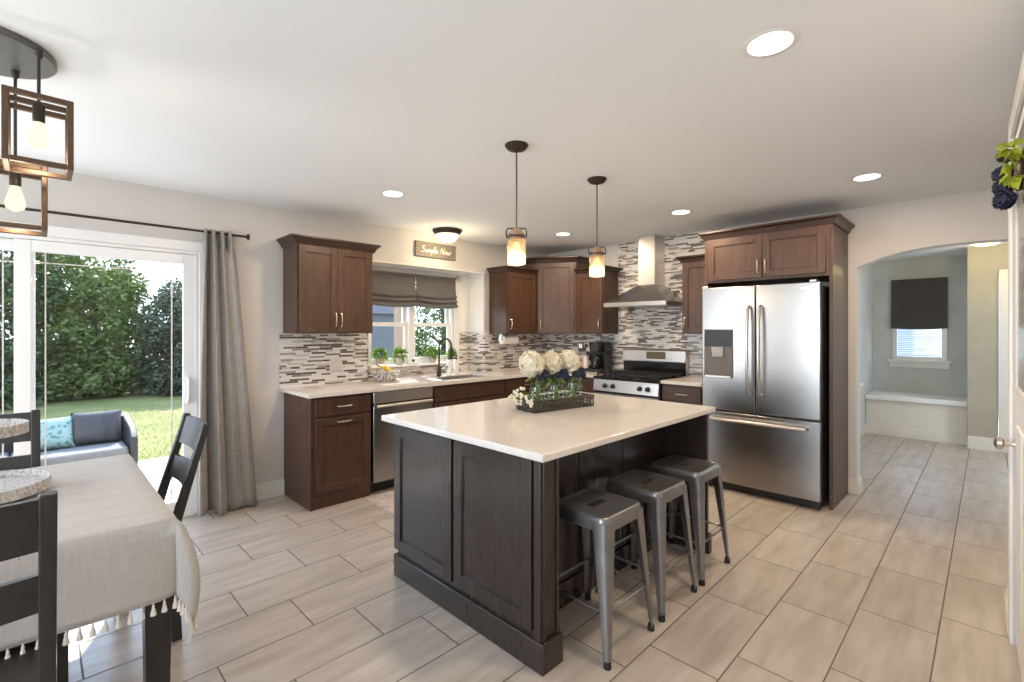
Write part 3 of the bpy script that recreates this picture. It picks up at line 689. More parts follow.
# ------------------------------------------------------------------ island
isl = empty('kitchen_island', (2.2, 1.84, 0), 'dark wood kitchen island with white quartz top and stool overhang', 'kitchen island')
I = M['island']
MB().box(1.378, 3.02, 1.215, 2.435, 0.888, 0.920).build('countertop', M['quartz'], isl, bevel=0.006, segs=3)
MB().box(1.46, 2.998, 1.535, 2.39, 0.0, 0.888).build('body', I, isl, bevel=0.002)
b = MB(); b.box(1.46, 1.56, 1.29, 1.535, 0.0, 0.888); b.box(1.555, 1.563, 1.325, 1.50, 0.13, 0.84); b.build('end_column', I, isl, bevel=0.003)
b = MB(); b.box(2.970, 2.998, 1.25, 1.535, 0.0, 0.888); b.build('end_column', I, isl, bevel=0.003)
b = MB()
b.box(1.443, 1.461, 1.272, 2.408, 0, 0.125); b.box(1.461, 1.576, 1.272, 1.29, 0, 0.125); b.box(1.56, 1.576, 1.29, 1.519, 0, 0.125); b.box(1.576, 2.970, 1.519, 1.536, 0, 0.125)
b.box(2.969, 3.012, 1.236, 1.25, 0, 0.125); b.box(2.998, 3.012, 1.25, 2.408, 0, 0.125); b.box(1.461, 2.998, 2.39, 2.408, 0, 0.125)
b.build('base_moulding', I, isl, bevel=0.005)
oi = (1.46, 0, 0)
shaker(isl, oi, Yv, n2, 1.335, 1.852, 0.160, 0.862, I, 'end_panel', 0.06); shaker(isl, oi, Yv, n2, 1.872, 2.398, 0.160, 0.862, I, 'end_panel', 0.06)
b = MB(); b.obox(oi, Yv, n2, 1.29, 1.328, 0.125, 0.888, 0, 0.012); b.obox((0, 1.29, 0), X, (0,-1,0), 1.46, 1.475, 0.125, 0.888, 0, 0.008); b.obox((0, 1.29, 0), X, (0,-1,0), 1.545, 1.56, 0.125, 0.888, 0, 0.008)
b.build('corner_trim', I, isl, bevel=0.002)
for k, (a, cc) in enumerate(((1.60, 2.02), (2.03, 2.44), (2.45, 2.965))):
    MB().obox((0, 1.535, 0), X, (0,-1,0), a, cc, 0.13, 0.885, 0, 0.006).build('back_panel', I, isl, bevel=0.002)

# ------------------------------------------------------------------ stools
def make_stool():
    s = empty('counter_stool', (0, 0, 0), '', 'stool', 'metal stools at the island')
    G = M['gunmetal']; hs, zs = 0.152, 0.60
    def rr(h, r, z, n=6):
        pts = []
        for cx, cy, a0 in ((1,1,0), (-1,1,90), (-1,-1,180), (1,-1,270)):
            for k in range(n+1):
                a = R(a0+90*k/n); pts.append((cx*(h-r)+r*math.cos(a), cy*(h-r)+r*math.sin(a), z))
        return pts
    # seat with a rolled rim, dished top and a hand slot
    bm = MB()
    rings = [rr(hs+0.008, 0.036, zs-0.060), rr(hs+0.005, 0.036, zs-0.030), rr(hs+0.002, 0.036, zs-0.008), rr(hs-0.002, 0.034, zs-0.002), rr(hs-0.007, 0.030, zs), rr(hs-0.016, 0.026, zs), rr(hs-0.021, 0.024, zs-0.004), rr(hs-0.030, 0.020, zs-0.006)]
    slot = [(0.056*max(-1, min(1, 1.35*math.cos(2*math.pi*k/28))), 0.021*max(-1, min(1, 1.5*math.sin(2*math.pi*k/28))), zs-0.006) for k in range(28)]
    ang = lambda p_: math.atan2(p_[1], p_[0])
    last = rings[-1]
    bm.loft(rings, cap=False)
    bm.loft([last, [(x*0.5+0.5*sx, y*0.5+0.5*sy, zs-0.006) for (x, y, z), (sx, sy, sz) in zip(last, slot)], slot, [(x, y, zs-0.03) for x, y, z in slot], [(x*1.05, y*1.05, zs-0.055) for x, y, z in slot]], cap=False)
    bmesh.ops.remove_doubles(bm.bm, verts=bm.bm.verts, dist=0.0004)
    bm.build('seat', G, s, smooth=40)
    MB().box(-0.07, 0.07, -0.045, 0.045, zs-0.058, zs-0.052).build('slot_shade_plug', M['black'], s)  # black plug that puts the shade inside the hand slot into colour
    ft = 0.192
    for sx in (-1, 1):
        for sy in (-1, 1):
            b = MB(); rings = []
            for t_ in (0, 0.15, 0.5, 0.85, 1.0):
                z = zs-0.022 - t_*(zs-0.022-0.02); cxy = hs+0.006 + (ft-hs-0.006)*t_; w = 0.070 + (0.024-0.070)*t_; r = 0.018*(1-t_)+0.008*t_; th = 0.004
                ring = [(0, -w), (0, -r), (-r*0.3, -r*0.3), (-r, 0), (-w, 0), (-w, -th), (-r-th*0.3, -th-0.001), (-r*0.3-th, -r*0.3-th), (-th-0.001, -r-th*0.3), (-th, -w)]
                rings.append([(sx*(cxy+x), sy*(cxy+y), z) for x, y in ring])
            b.loft(rings); leg = b.build('leg', G, s, smooth=50)
            b = MB(); q = ft-0.012; b.lathe([(0.016, 0.0), (0.017, 0.004), (0.014, 0.03)], (sx*q, sy*q, 0), 12); b.build('rubber_foot', M['rubber'], leg)
    zz = 0.215; q = hs + (ft-hs)*0.62 - 0.008
    for a, c_ in (((-q,-q),(q,-q)), ((q,-q),(q,q)), ((q,q),(-q,q)), ((-q,q),(-q,-q))):
        b = MB(); b.tube([(a[0], a[1], zz), (c_[0], c_[1], zz)], 0.006, 8); b.build('stretcher', G, s)
    q2 = hs-0.012
    b = MB(); b.tube([(-q2, -q2, zs-0.07), (q2, q2, zs-0.085)], 0.004, 6); b.tube([(q2, -q2, zs-0.07), (-q2, q2, zs-0.085)], 0.004, 6); b.build('cross_brace', G, s)
    return s
st = make_stool()
for i, (x, y, rz, lb) in enumerate(((1.852, 1.298, 0, 'gunmetal metal stool nearest the island end with the two dark panels'),
                                    (2.312, 1.298, 0.5, 'gunmetal metal stool in the middle of the three at the island'),
                                    (2.770, 1.298, 0, 'gunmetal metal stool nearest the refrigerator'))):
    q = st if i == 0 else copy_tree(st)
    q.location = (x, y, 0); q.rotation_euler = (0, 0, R(rz)); q['label'] = lb

# ------------------------------------------------------------------ lamps
def recessed(x, y, label, p=10.0, vis=True):
    c = empty('recessed_light', (x, y, 2.44), label, 'ceiling light', 'recessed ceiling lights')
    b = MB(); b.lathe([(0.072, -0.002), (0.090, -0.003), (0.095, 0.0), (0.072, 0.0)], (x, y, 2.439), 32, cap=False); b.build('trim_ring', M['white'], c)
    b = MB(); b.lathe([(0.0005, -0.004), (0.073, -0.004), (0.073, -0.001), (0.0005, -0.001)], (x, y, 2.4395), 32); b.build('diffuser', M['lamp'], c)
    d = bpy.data.lights.new('recessed_lamp', 'AREA'); d.shape = 'DISK'; d.size = 0.13; d.energy = p; d.color = (1.0, 0.76, 0.53)
    l = bpy.data.objects.new('recessed_lamp', d); C.objects.link(l); l.parent = c; l.location = (0, 0, -0.008)
for x, y, lb in ((1.877, 0.561, 'large-looking recessed ceiling light above the near floor by the entry door'), (3.98, 0.587, 'recessed ceiling light in front of the arched opening'),
                 (3.999, 1.912, 'recessed ceiling light in front of the refrigerator cabinet'), (4.01, 3.246, 'recessed ceiling light between the two hanging pendants, near the corner cabinets'), (1.911, 3.197, 'recessed ceiling light near the wall cabinet by the curtain')):
    recessed(x, y, lb)

fl = empty('flush_ceiling_light', (3.0, 3.96, 2.44), 'bronze flush ceiling light with glowing dome above the sign', 'ceiling light')
b = MB(); b.lathe([(0.10, 0), (0.150, -0.004), (0.150, -0.018), (0.128, -0.045), (0.118, -0.05), (0.10, -0.03)], (3.0, 3.96, 2.44), 36); b.build('pan', M['bronze'], fl)
b = MB(); b.lathe([(0.118, -0.046), (0.112, -0.075), (0.088, -0.108), (0.05, -0.128), (0.004, -0.134)], (3.0, 3.96, 2.44), 36); b.build('dome', M['domelight'], fl)
b = MB(); b.lathe([(0.010, -0.130), (0.011, -0.138), (0.005, -0.146)], (3.0, 3.96, 2.44), 12); b.build('finial', M['bronze'], fl)
def point(parent, loc, p, col, r=0.03):
    d = bpy.data.lights.new('lamp_glow', 'POINT'); d.energy = p; d.color = col; d.shadow_soft_size = r
    l = bpy.data.objects.new('lamp_glow', d); C.objects.link(l); l.parent = parent; l.location = Vector(loc)-wloc(parent)
point(fl, (3.0, 3.96, 2.26), 5.0, (1.0, 0.80, 0.48), 0.06)

def edison(parent, c, zt, zb, mat='bulb'):
    h = zt-zb
    b = MB(); b.lathe([(0.012, zt), (0.014, zt-0.1*h), (0.024, zt-0.45*h), (0.030, zt-0.68*h), (0.026, zt-0.88*h), (0.012, zb+0.004), (0.002, zb)], (c[0], c[1], 0), 20)
    return b
def pendant(x, y, label):
    z0 = 2.44
    p = empty('pendant_lamp', (x, y, z0), label, 'pendant lamp', 'jar pendants over the island')
    b = MB(); b.lathe([(0.066, 0), (0.066, -0.006), (0.050, -0.026), (0.020, -0.036), (0.006, -0.04)], (x, y, z0), 28); b.build('canopy', M['bronze'], p)
    b = MB(); b.tube([(x, y, z0-0.036), (x+0.001, y, 2.2), (x, y, 1.965)], 0.0042, 8); b.build('cord', M['bronze'], p)
    b = MB(); b.lathe([(0.006, 1.975), (0.030, 1.968), (0.030, 1.945), (0.043, 1.942), (0.043, 1.908), (0.020, 1.908)], (x, y, 0), 24); b.build('cap', plain('jar_cap', (0.30, 0.20, 0.13), 0.4, 0.5), p)
    b = MB(); b.tube([(x+0.055*math.cos(a), y+0.055*math.sin(a), 1.925) for a in [R(k*15) for k in range(24)]], 0.004, 6, closed=True); b.build('wire_ring', M['bronze'], p)
    dx, dy = 0.708, -0.706
    b = MB(); b.tube([(x-0.056*dx, y-0.056*dy, 1.925), (x-0.058*dx, y-0.058*dy, 1.955), (x-0.05*dx, y-0.05*dy, 1.972), (x, y, 1.974), (x+0.05*dx, y+0.05*dy, 1.972), (x+0.058*dx, y+0.058*dy, 1.955), (x+0.056*dx, y+0.056*dy, 1.925)], 0.004, 6); b.build('bail', M['bronze'], p)
    b = MB(); b.lathe([(0.040, 1.915), (0.050, 1.905), (0.0515, 1.89), (0.0515, 1.775), (0.048, 1.768), (0.002, 1.766), (0.046, 1.770), (0.0495, 1.777), (0.0495, 1.89), (0.048, 1.903), (0.039, 1.912)], (x, y, 0), 28, cap=False); b.build('glass_jar', M['amber'], p)
    b = edison(p, (x, y), 1.895, 1.80); b.build('bulb', M['bulb'], p)
    point(p, (x, y, 1.80), 2.0, (1.0, 0.76, 0.5), 0.035)
    return p
pendant(1.902, 1.873, 'amber jar pendant lamp over the near end of the island')
pendant(2.72, 1.903, 'amber jar pendant lamp over the far end of the island')

# chandelier over the table
ch = empty('chandelier', (-0.153, 2.583, 2.44), 'dark chandelier of open bronze box lanterns over the dining table', 'chandelier')
b = MB(); b.lathe([(0.207, 0), (0.207, -0.022), (0.204, -0.025), (0.002, -0.025)], (-0.153, 2.583, 2.44), 48); b.build('canopy', plain('chandelier_plate', (0.16, 0.155, 0.155), 0.38, 0.6), ch)
M['lantern'] = plain('lantern_bronze', (0.12, 0.075, 0.048), 0.42, 0.55)
for lx, ly, zt, zb in ((0.003, 2.433, 2.229, 1.98), (-0.062, 2.691, 2.04, 1.79), (-0.33, 2.60, 2.13, 1.88)):
    b = MB(); hw_, t = 0.09, 0.018
    for sx in (-1, 1):
        for sy in (-1, 1):
            b.box(min(sx*hw_, sx*(hw_-t))+lx, max(sx*hw_, sx*(hw_-t))+lx, min(sy*hw_, sy*(hw_-t))+ly, max(sy*hw_, sy*(hw_-t))+ly, zb, zt)
        for z_ in (zb, zt-t):
            b.box(min(sx*hw_, sx*(hw_-t))+lx, max(sx*hw_, sx*(hw_-t))+lx, ly-hw_+t, ly+hw_-t, z_, z_+t)
            b.box(lx-hw_+t, lx+hw_-t, min(sx*hw_, sx*(hw_-t))+ly, max(sx*hw_, sx*(hw_-t))+ly, z_, z_+t)
    b.box(lx-hw_+t, lx+hw_-t, ly-t/2, ly+t/2, zt-t, zt)
    lo = b.build('lantern_frame', M['lantern'], ch, bevel=0.002)
    b = MB(); b.tube([(lx, ly, 2.415), (lx, ly, zt-0.005)], 0.005, 8); b.lathe([(0.012, 2.418), (0.012, 2.395), (0.006, 2.385)], (lx, ly, 0), 12); b.build('stem', M['bronze'], lo)
    b = MB(); b.lathe([(0.010, zt-0.005), (0.017, zt-0.015), (0.017, zt-0.072), (0.013, zt-0.076)], (lx, ly, 0), 18); b.build('socket', M['bronze'], lo)
    b = edison(lo, (lx, ly), zt-0.07, zt-0.175); b.build('bulb', M['bulb'], lo)
    point(ch, (lx, ly, zt-0.20), 1.4, (1.0, 0.82, 0.6), 0.03)

# ------------------------------------------------------------------ curtain and rod
rod = empty('curtain_rod', (0.0, 4.17, 2.145), 'dark metal curtain rod above the sliding door', 'curtain rod')
b = MB(); b.tube([(-1.5, 4.17, 2.145), (1.165, 4.17, 2.145)], 0.009, 10); b.build('pole', M['bronze'], rod)
b = MB(); b.lathe([(0.009, 0), (0.012, 0.004), (0.010, 0.010), (0.024, 0.022), (0.026, 0.030), (0.012, 0.036)], (1.163, 4.17, 2.145), 16, 'X'); b.build('finial', M['bronze'], rod)
b = MB(); b.tube([(1.10, 4.17, 2.145), (1.10, 4.262, 2.145)], 0.007, 8); b.build('bracket', M['bronze'], rod)
def curtain():
    cu = empty('curtain', (1.05, 4.16, 0), 'grey silky curtain panel hanging beside the sliding door', 'curtain')
    b = MB(); NU, NZ = 140, 40; rows = []
    for j in range(NZ+1):
        t = j/NZ; z = 2.165 - t*2.145; row = []
        l_ = 0.885 - 0.045*t**0.7; r_ = 1.085 + 0.165*t**0.85
        for i in range(NU+1):
            u = i/NU; uu = u + 0.012*math.sin(9*u + 3*t)
            amp = (0.030 + 0.032*t)*(0.65+0.45*math.sin(5.1*u+0.7))
            ph = 2*math.pi*(3.4*uu + 0.45*u*u) + 0.8*math.sin(2.0*t+u*4)
            x = l_ + (r_-l_)*u + 0.012*math.sin(ph*2+1.3)*t
            y = 4.165 - amp*math.sin(ph) - 0.05*t**1.5*math.sin(math.pi*u*0.8)
            if t < 0.06: y = 4.17 - (0.02+0.3*t)*math.sin(ph)
            row.append((x, y, z + 0.012*math.sin(ph*0.5)*t))
        rows.append(row)
    b.loft(rows, cap=False, closed=False)
    b.build('panel', M['curtain'], cu, smooth=80, solid=0.003)
curtain()

# ------------------------------------------------------------------ dining table, cloth, tray, chairs
TX1, TY0, TY1, TZ = 0.325, 1.995, 3.150, 0.752
tb = empty('dining_table', (-0.55, 2.57, 0), 'dark wood dining table under a pale linen cloth', 'table')
MB().box(-1.45, TX1, TY0, TY1, 0.715, TZ).build('tabletop', M['chairwood'], tb, bevel=0.004)
b = MB(); b.box(-1.36, 0.262, TY0+0.06, TY0+0.085, 0.61, 0.715); b.box(-1.36, 0.25, TY1-0.085, TY1-0.06, 0.61, 0.715); b.box(0.262, 0.287, TY0+0.085, TY1-0.085, 0.61, 0.715); b.box(-1.385, -1.36, TY0+0.06, TY1-0.06, 0.61, 0.715); b.build('apron', M['chairwood'], tb)
for lx in (-1.33, 0.300):
    for ly in (2.09, 3.06):
        MB().hexa([(lx-0.033, ly-0.033, 0), (lx+0.033, ly-0.033, 0), (lx+0.033, ly+0.033, 0), (lx-0.033, ly+0.033, 0)], [(lx-0.042, ly-0.042, 0.715), (lx+0.042, ly-0.042, 0.715), (lx+0.042, ly+0.042, 0.715), (lx-0.042, ly+0.042, 0.715)]).build('leg', M['chairwood'], tb, bevel=0.004)
def tablecloth():
    tc = empty('tablecloth', (0, 2.57, 0.757), 'pale linen tablecloth with tassel fringe draped over the dining table', 'tablecloth')
    x1, y0, y1, zt = TX1+0.010, TY0-0.010, TY1+0.010, 0.7575
    x0 = -1.46; D = 0.262
    def pos(px, py):
        ax = max(0, px-x1); ay = max(0, y0-py); by = max(0, py-y1)
        qx, qy = min(px, x1), min(max(py, y0), y1)
        a, bb = ax, max(ay, by); sgn = -1 if ay > 0 else 1
        if a == 0 and bb == 0: return Vector((px, py, zt))
        d = math.hypot(a, bb); ph = math.atan2(bb, a)
        flare = 0.012 + 0.07*d
        if a > 0 and bb > 0:
            k = math.sin(2*ph)
            flare = 0.012 + 0.05*d + 0.62*k*d*max(0, 1-d/0.40)
            drop = d*(1+0.10*k)
        else: drop = d
        flare = flare*min(1, d/0.03)
        wob = 0.010*math.sin(7.3*(px if bb > 0 else py*1.3))*min(1, d/0.15) if not (a > 0 and bb > 0) else 0
        dirv = Vector((math.cos(ph), sgn*math.sin(ph), 0))
        r = 0.012
        return Vector((qx, qy, 0)) + dirv*(flare+wob) + Vector((0, 0, zt - max(0, drop-0.004)))
    xs = [x0 + (x1-x0)*k/36 for k in range(37)] + [x1+0.006] + [x1 + D*k/12 for k in range(1, 13)]
    ys = [y0 - D*k/12 for k in range(12, 0, -1)] + [y0-0.006] + [y0+(y1-y0)*k/24 for k in range(25)] + [y1+0.006] + [y1 + D*k/12 for k in range(1, 13)]
    b = MB(); b.loft([[pos(x, y) for x in xs] for y in ys], cap=False, closed=False)
    cl = b.build('cloth', M['linen'], tc, smooth=70, solid=0.002)
    # tassels along the hem
    spots = []
    xx = -0.75
    while xx < x1: spots.append((xx, y0-D)); xx += 0.030
    for k in range(9): spots.append((x1+D*(k+0.5)/9, y0-D))
    for k in range(9): spots.append((x1+D, y0-D+D*(k+0.5)/9))
    yy = y0
    while yy < y1+D: spots.append((x1+D, yy)); yy += 0.036
    for sx, sy in spots:
        p_ = pos(sx, sy)
        t_ = MB(); t_.lathe([(0.0015, 0.004), (0.0025, -0.004), (0.0045, -0.009), (0.0035, -0.013), (0.007, -0.026), (0.009, -0.038)], p_, 8); t_.build('tassel', M['tassel'], tc)
tablecloth()
# tiered tray
tr = empty('tiered_tray', (-0.168, 2.706, 0.759), 'round two-tier whitewashed serving tray on the dining table', 'tray')
def traymat():
    t = NT('whitewash'); v = t.coord()
    f = t.noise(t.mapping(v, (60, 60, 30)), 2, 3); g = t.noise(t.mapping(v, (1, 1, 0.5)), 110, 2)
    c = t.ramp(f, [(0.35, (0.36, 0.34, 0.33)), (0.5, (0.50, 0.48, 0.46)), (0.65, (0.60, 0.58, 0.57))])
    c = t.mix(t.math('GREATER_THAN', g, 0.62), c, (0.26, 0.25, 0.26))
    return t.bsdf(c, 0.7)
M['tray'] = traymat()
for z_, r_ in ((0.775, 0.205), (1.0, 0.140)):
    b = MB(); b.lathe([(0.001, 0.006), (r_-0.004, 0.006), (r_, 0.0), (r_+0.004, 0.0), (r_+0.004, 0.040), (r_-0.002, 0.042), (r_-0.005, 0.014), (0.001, 0.014)], (-0.168, 2.706, z_), 56, cap=False); b.build('tier', M['tray'], tr)
b = MB(); b.tube([(-0.168, 2.706, 0.785), (-0.168, 2.706, 1.15)], 0.008, 8); b.build('pole', M['iron'], tr)
b = MB(); b.tube([(-0.168+0.055*math.cos(a)*0.708, 2.706-0.055*math.cos(a)*0.706, 1.20+0.055*math.sin(a)) for a in [R(15*k) for k in range(24)]], 0.005, 6, closed=True); b.build('ring_handle', M['iron'], tr)
for a in (0.3, 2.4, 4.5):
    b = MB(); b.lathe([(0.014, 0), (0.016, 0.008), (0.014, 0.02)], (-0.168+0.15*math.cos(a), 2.706+0.15*math.sin(a), 0.7595), 12); b.build('foot', M['tray'], tr)

def make_chair():
    """dining chair with its back along x, seat towards +y; base at the middle of the seat"""
    cdir = empty('dining_chair', (0, 0, 0), '', 'chair', 'dark ladder-back dining chairs')
    K = M['chairwood']; w = 0.225
    MB().box(-0.225, 0.225, -0.20, 0.22, 0.445, 0.475).build('seat', K, cdir, bevel=0.008)
    for sx in (-1, 1):
        xa, xb = sorted((sx*w, sx*(w-0.034)))
        prof = [(-0.225, 0), (-0.205, 0.45), (-0.220, 0.55), (-0.325, 0.95), (-0.338, 1.0)]
        pts = [(xa, y, z) for y, z in prof] + [(xa, y+(0.030 if z > 0.9 else 0.042), z+(0.004 if z > 0.97 else 0)) for y, z in reversed(prof)]
        MB().prism(pts, (xb-xa, 0, 0)).build('back_post', K, cdir, bevel=0.004)
        MB().box(xa, xb, 0.17, 0.205, 0, 0.445).build('front_leg', K, cdir, bevel=0.003)
        MB().box(xa+0.006*(1 if sx > 0 else 1), xb-0.006, -0.19, 0.17, 0.385, 0.445).build('side_rail', K, cdir)
    def rail(z0, z1, bow=0.02, nm='slat'):
        f_ = lambda z: -0.207 - (z-0.50)*0.262
        rings = []
        for k in range(13):
            t = k/12; x = -w+0.034 + (2*w-0.068)*t; d = -bow*math.sin(math.pi*t)
            rings.append([(x, f_(z0)+d+0.004, z0), (x, f_(z1)+d+0.004, z1), (x, f_(z1)+d+0.022, z1), (x, f_(z0)+d+0.022, z0)])
        MB().loft(rings).build(nm, K, cdir, smooth=30)
    rail(0.855, 0.992, nm='top_rail'); rail(0.685, 0.79)
    MB().box(-0.19, 0.19, 0.18, 0.20, 0.385, 0.445).build('front_rail', K, cdir); MB().box(-0.19, 0.19, -0.205, -0.185, 0.385, 0.445).build('rear_rail', K, cdir)
    return cdir
c0 = make_chair()
for i, (x, y, rz, lb) in enumerate(((-0.19, 1.95, 0, 'dark dining chair in the foreground, at the near side of the table'),
                                    (0.25, 2.80, 90, 'dark dining chair at the table end beside the curtain'),
                                    (-0.215, 3.06, 180, 'dark dining chair across the table, behind the tiered tray'))):
    q = c0 if i == 0 else copy_tree(c0)
    q.location = (x, y, 0); q.rotation_euler = (0, 0, R(rz)); q['label'] = lb
    if i == 1: q.scale = (0.96, 0.96, 0.96)

# ------------------------------------------------------------------ entry door on the right, with wreath
dr2 = bpy.data.objects.new('door_2', None); C.objects.link(dr2); dr2.location = rwp(2.65); dr2['kind'] = 'structure'
b = MB(); rbox(b, 2.235, 3.075, 0.006, 2.255, -0.05, -0.008); b.build('slab', M['trim'], dr2, bevel=0.003)
def leaded():
    t = NT('leaded_glass'); v = t.coord()
    vo = t.n('ShaderNodeTexVoronoi', feature='DISTANCE_TO_EDGE', inp={'Vector': t.mapping(v, (1, 1, 0.6)), 'Scale': 7.0})
    ln = t.math('LESS_THAN', vo.outputs['Distance'], 0.03)
    c = t.mix(ln, (0.20, 0.165, 0.145), (0.09, 0.08, 0.075))
    return t.bsdf(c, 0.12, bump=t.noise(v, 25, 2), bs=0.3, bd=0.01)
b = MB(); rbox(b, 2.40, 2.90, 1.165, 2.18, -0.010, -0.004); b.build('glass_panel', leaded(), dr2)
b = MB(); 
for a, c_ in ((2.36, 2.40), (2.90, 2.94)): rbox(b, a, c_, 1.125, 2.22, -0.010, 0.001)
rbox(b, 2.40, 2.90, 1.125, 1.165, -0.010, 0.001); rbox(b, 2.40, 2.90, 2.18, 2.22, -0.010, 0.001)
rbox(b, 2.36, 2.63, 0.25, 1.0, -0.010, 0.000); rbox(b, 2.67, 2.94, 0.25, 1.0, -0.010, 0.000)
b.build('panel_moulding', M['trim'], dr2, bevel=0.004)
b = MB(); k0 = rwp(3.005, 0.905); nv = -nrm
b.tube([k0+nv*-0.009, k0+nv*-0.001], 0.032, 18); b.tube([k0+nv*-0.004, k0+nv*0.012, k0+nv*0.03, k0+nv*0.038, k0+nv*0.054, k0+nv*0.064], 0.02, 16, rs=[0.012, 0.010, 0.014, 0.027, 0.027, 0.012])
b.build('door_knob', M['nickel'], dr2)
b = MB(); rbox(b, 3.075, 3.165, 0, 2.345, 0, 0.012); rbox(b, 2.145, 2.235, 0, 2.345, 0, 0.012); rbox(b, 2.235, 3.075, 2.255, 2.345, 0, 0.012)
b.build('casing', M['trim'], dr2, bevel=0.003)

def leafset(mb, c, n, r, L, wd, up=0.3, flat=0.0):
    c = Vector(c)
    for _ in range(n):
        d = Vector((random.gauss(0,1), random.gauss(0,1), random.gauss(0,1)*(1-flat)+up)).normalized()
        base = c + d*r*random.uniform(0.2, 0.9); s_ = d.cross(Vector((random.gauss(0,1), random.gauss(0,1), random.gauss(0,1)))).normalized()
        l_ = L*random.uniform(0.7, 1.2); w_ = wd*random.uniform(0.7, 1.2); nn_ = d.cross(s_)
        tip = base + d*l_ - Z*l_*0.25; mid = base + d*l_*0.5 + nn_*w_*0.2
        vs = [mb.bm.verts.new(p) for p in (base, mid+s_*w_*0.5, tip, mid-s_*w_*0.5)]
        mb.bm.faces.new(vs)
def foliage_mat(name, a, b_, rough=0.5, trans=0.25):
    t = NT(name); f = t.noise(t.coord(), 9, 3)
    c = t.ramp(f, [(0.3, a), (0.7, b_)]); t.bsdf(c, rough)
    tl = t.n('ShaderNodeBsdfTranslucent'); t.t.links.new(c, tl.inputs[0])
    mx = t.n('ShaderNodeMixShader', inp={0: trans, 1: t.b.outputs[0], 2: tl.outputs[0]}); t.t.links.new(mx.outputs[0], t.out.inputs[0])
    return t.m
M['lime'] = foliage_mat('lime_leaf', (0.22, 0.30, 0.02), (0.42, 0.50, 0.04))
M['navyflower'] = plain('navy_petal', (0.018, 0.024, 0.06), 0.6, var=0.4, scale=60)
M['leaf'] = foliage_mat('herb_leaf', (0.10, 0.20, 0.03), (0.26, 0.40, 0.08))
M['petal'] = foliage_mat('cream_petal', (0.72, 0.68, 0.52), (0.84, 0.81, 0.70), 0.8, 0.2)
def bloom(mb, c, r, n=130, s_=0.32):
    """a ball of cupped florets"""
    c = Vector(c)
    for k in range(n):
        z = 1-2*(k+0.5)/n; a = k*2.39996; q = math.sqrt(1-z*z); d = Vector((q*math.cos(a), q*math.sin(a), z))
        d = (d+Vector([random.uniform(-.15,.15) for _ in range(3)])).normalized(); t1 = d.orthogonal().normalized(); t1 = (Matrix.Rotation(random.uniform(0,6.28), 3, d) @ t1); t2 = d.cross(t1)
        p_ = c + d*r*random.uniform(0.82, 1.0); s = r*s_
        ce = mb.bm.verts.new(p_ - d*s*0.3); ring = []
        for m in range(8):
            aa = m*math.pi/4; rad = s*(1.0 if m % 2 == 0 else 0.55)
            ring.append(mb.bm.verts.new(p_ + (t1*math.cos(aa)+t2*math.sin(aa))*rad + d*s*(0.12 if m % 2 == 0 else -0.05)))
        for m in range(8): mb.bm.faces.new((ce, ring[m], ring[(m+1) % 8]))
    mb.sphere(c, r*0.8, 2)
wr = empty('door_wreath', rwp(2.72, 2.03, -0.02), 'floral wreath of navy blooms and lime leaves hung on the entry door', 'wreath')
b = MB(); wc = rwp(2.70, 2.02, 0.005)
b.tube([wc + RWd*0.07*math.cos(a) + Z*0.07*math.sin(a) for a in [R(15*k) for k in range(24)]], 0.009, 8, closed=True); b.build('ring', wood('twig', (0.06, 0.035, 0.02), (0.12, 0.08, 0.05)), wr)
for dx_, dz_, off, rr_ in ((0.13, 0.10, 0.030, 0.028), (0.17, 0.035, 0.036, 0.034), (0.14, -0.025, 0.036, 0.034), (0.12, -0.085, 0.034, 0.036), (0.05, -0.09, 0.03, 0.03)):
    b = MB(); bloom(b, wc + RWd*dx_ + Z*dz_ + nv*off, rr_, 60, 0.45); b.build('navy_bloom', M['navyflower'], wr, smooth=0)
for dx_, dz_, off, L_ in ((0.03, 0.10, 0.016, 0.06), (-0.03, 0.04, 0.020, 0.06), (-0.08, -0.03, 0.020, 0.06), (-0.01, -0.02, 0.016, 0.05), (-0.10, 0.07, 0.02, 0.06)):
    b = MB(); leafset(b, wc + RWd*dx_ + Z*dz_ + nv*off, 8, 0.014, L_*0.75, 0.034, 0.0); b.build('leaf_spray', M['lime'], wr, smooth=0)

# ------------------------------------------------------------------ hall: window, shade, bench, cabinet, light
w3 = bpy.data.objects.new('window_3', None); C.objects.link(w3); w3.location = (8.64, 0.69, 0.99); w3['kind'] = 'structure'
b = MB(); ya, yb, za, zb = 0.405, 0.98, 0.99, 2.10; f = 0.05
b.box(8.63, 8.72, ya, ya+f, za, zb); b.box(8.63, 8.72, yb-f, yb, za, zb); b.box(8.63, 8.72, ya+f, yb-f, zb-f, zb); b.box(8.63, 8.72, ya+f, yb-f, za, za+f)
b.build('frame', M['vinyl'], w3, bevel=0.003)
b = MB(); b.box(8.57, 8.64, ya-0.05, yb+0.05, 0.965, 0.993); b.box(8.615, 8.64, ya-0.03, yb+0.03, 0.885, 0.965); b.build('sill', M['trim'], w3, bevel=0.003)
MB().box(8.69, 8.695, ya+f-0.004, yb-f+0.004, za+f, zb-f).build('glass_pane', M['glass'], w3)
b = MB(); z_ = za+f+0.02
while z_ < 1.60:
    b.prism([(8.655, ya+f, z_), (8.675, ya+f, z_+0.012), (8.6755, ya+f, z_+0.0135), (8.6545, ya+f, z_+0.0015)], (0, yb-ya-2*f, 0)); z_ += 0.026
b.build('blind_slats', M['vinyl'], w3)
roman_shade('roman_shade', 0.395, 0.99, 8.625, 2.09, 1.43, 'dark roman shade over the hall window seat', M['shadehall'], axis='y', nf=1)
bn = empty('window_bench', (8.3, 0.7, 0), 'white built-in window bench at the end of the hall', 'bench')
MB().box(7.965, 8.635, 0.192, 1.195, 0.475, 0.535).build('seat_top', M['trim'], bn, bevel=0.006)
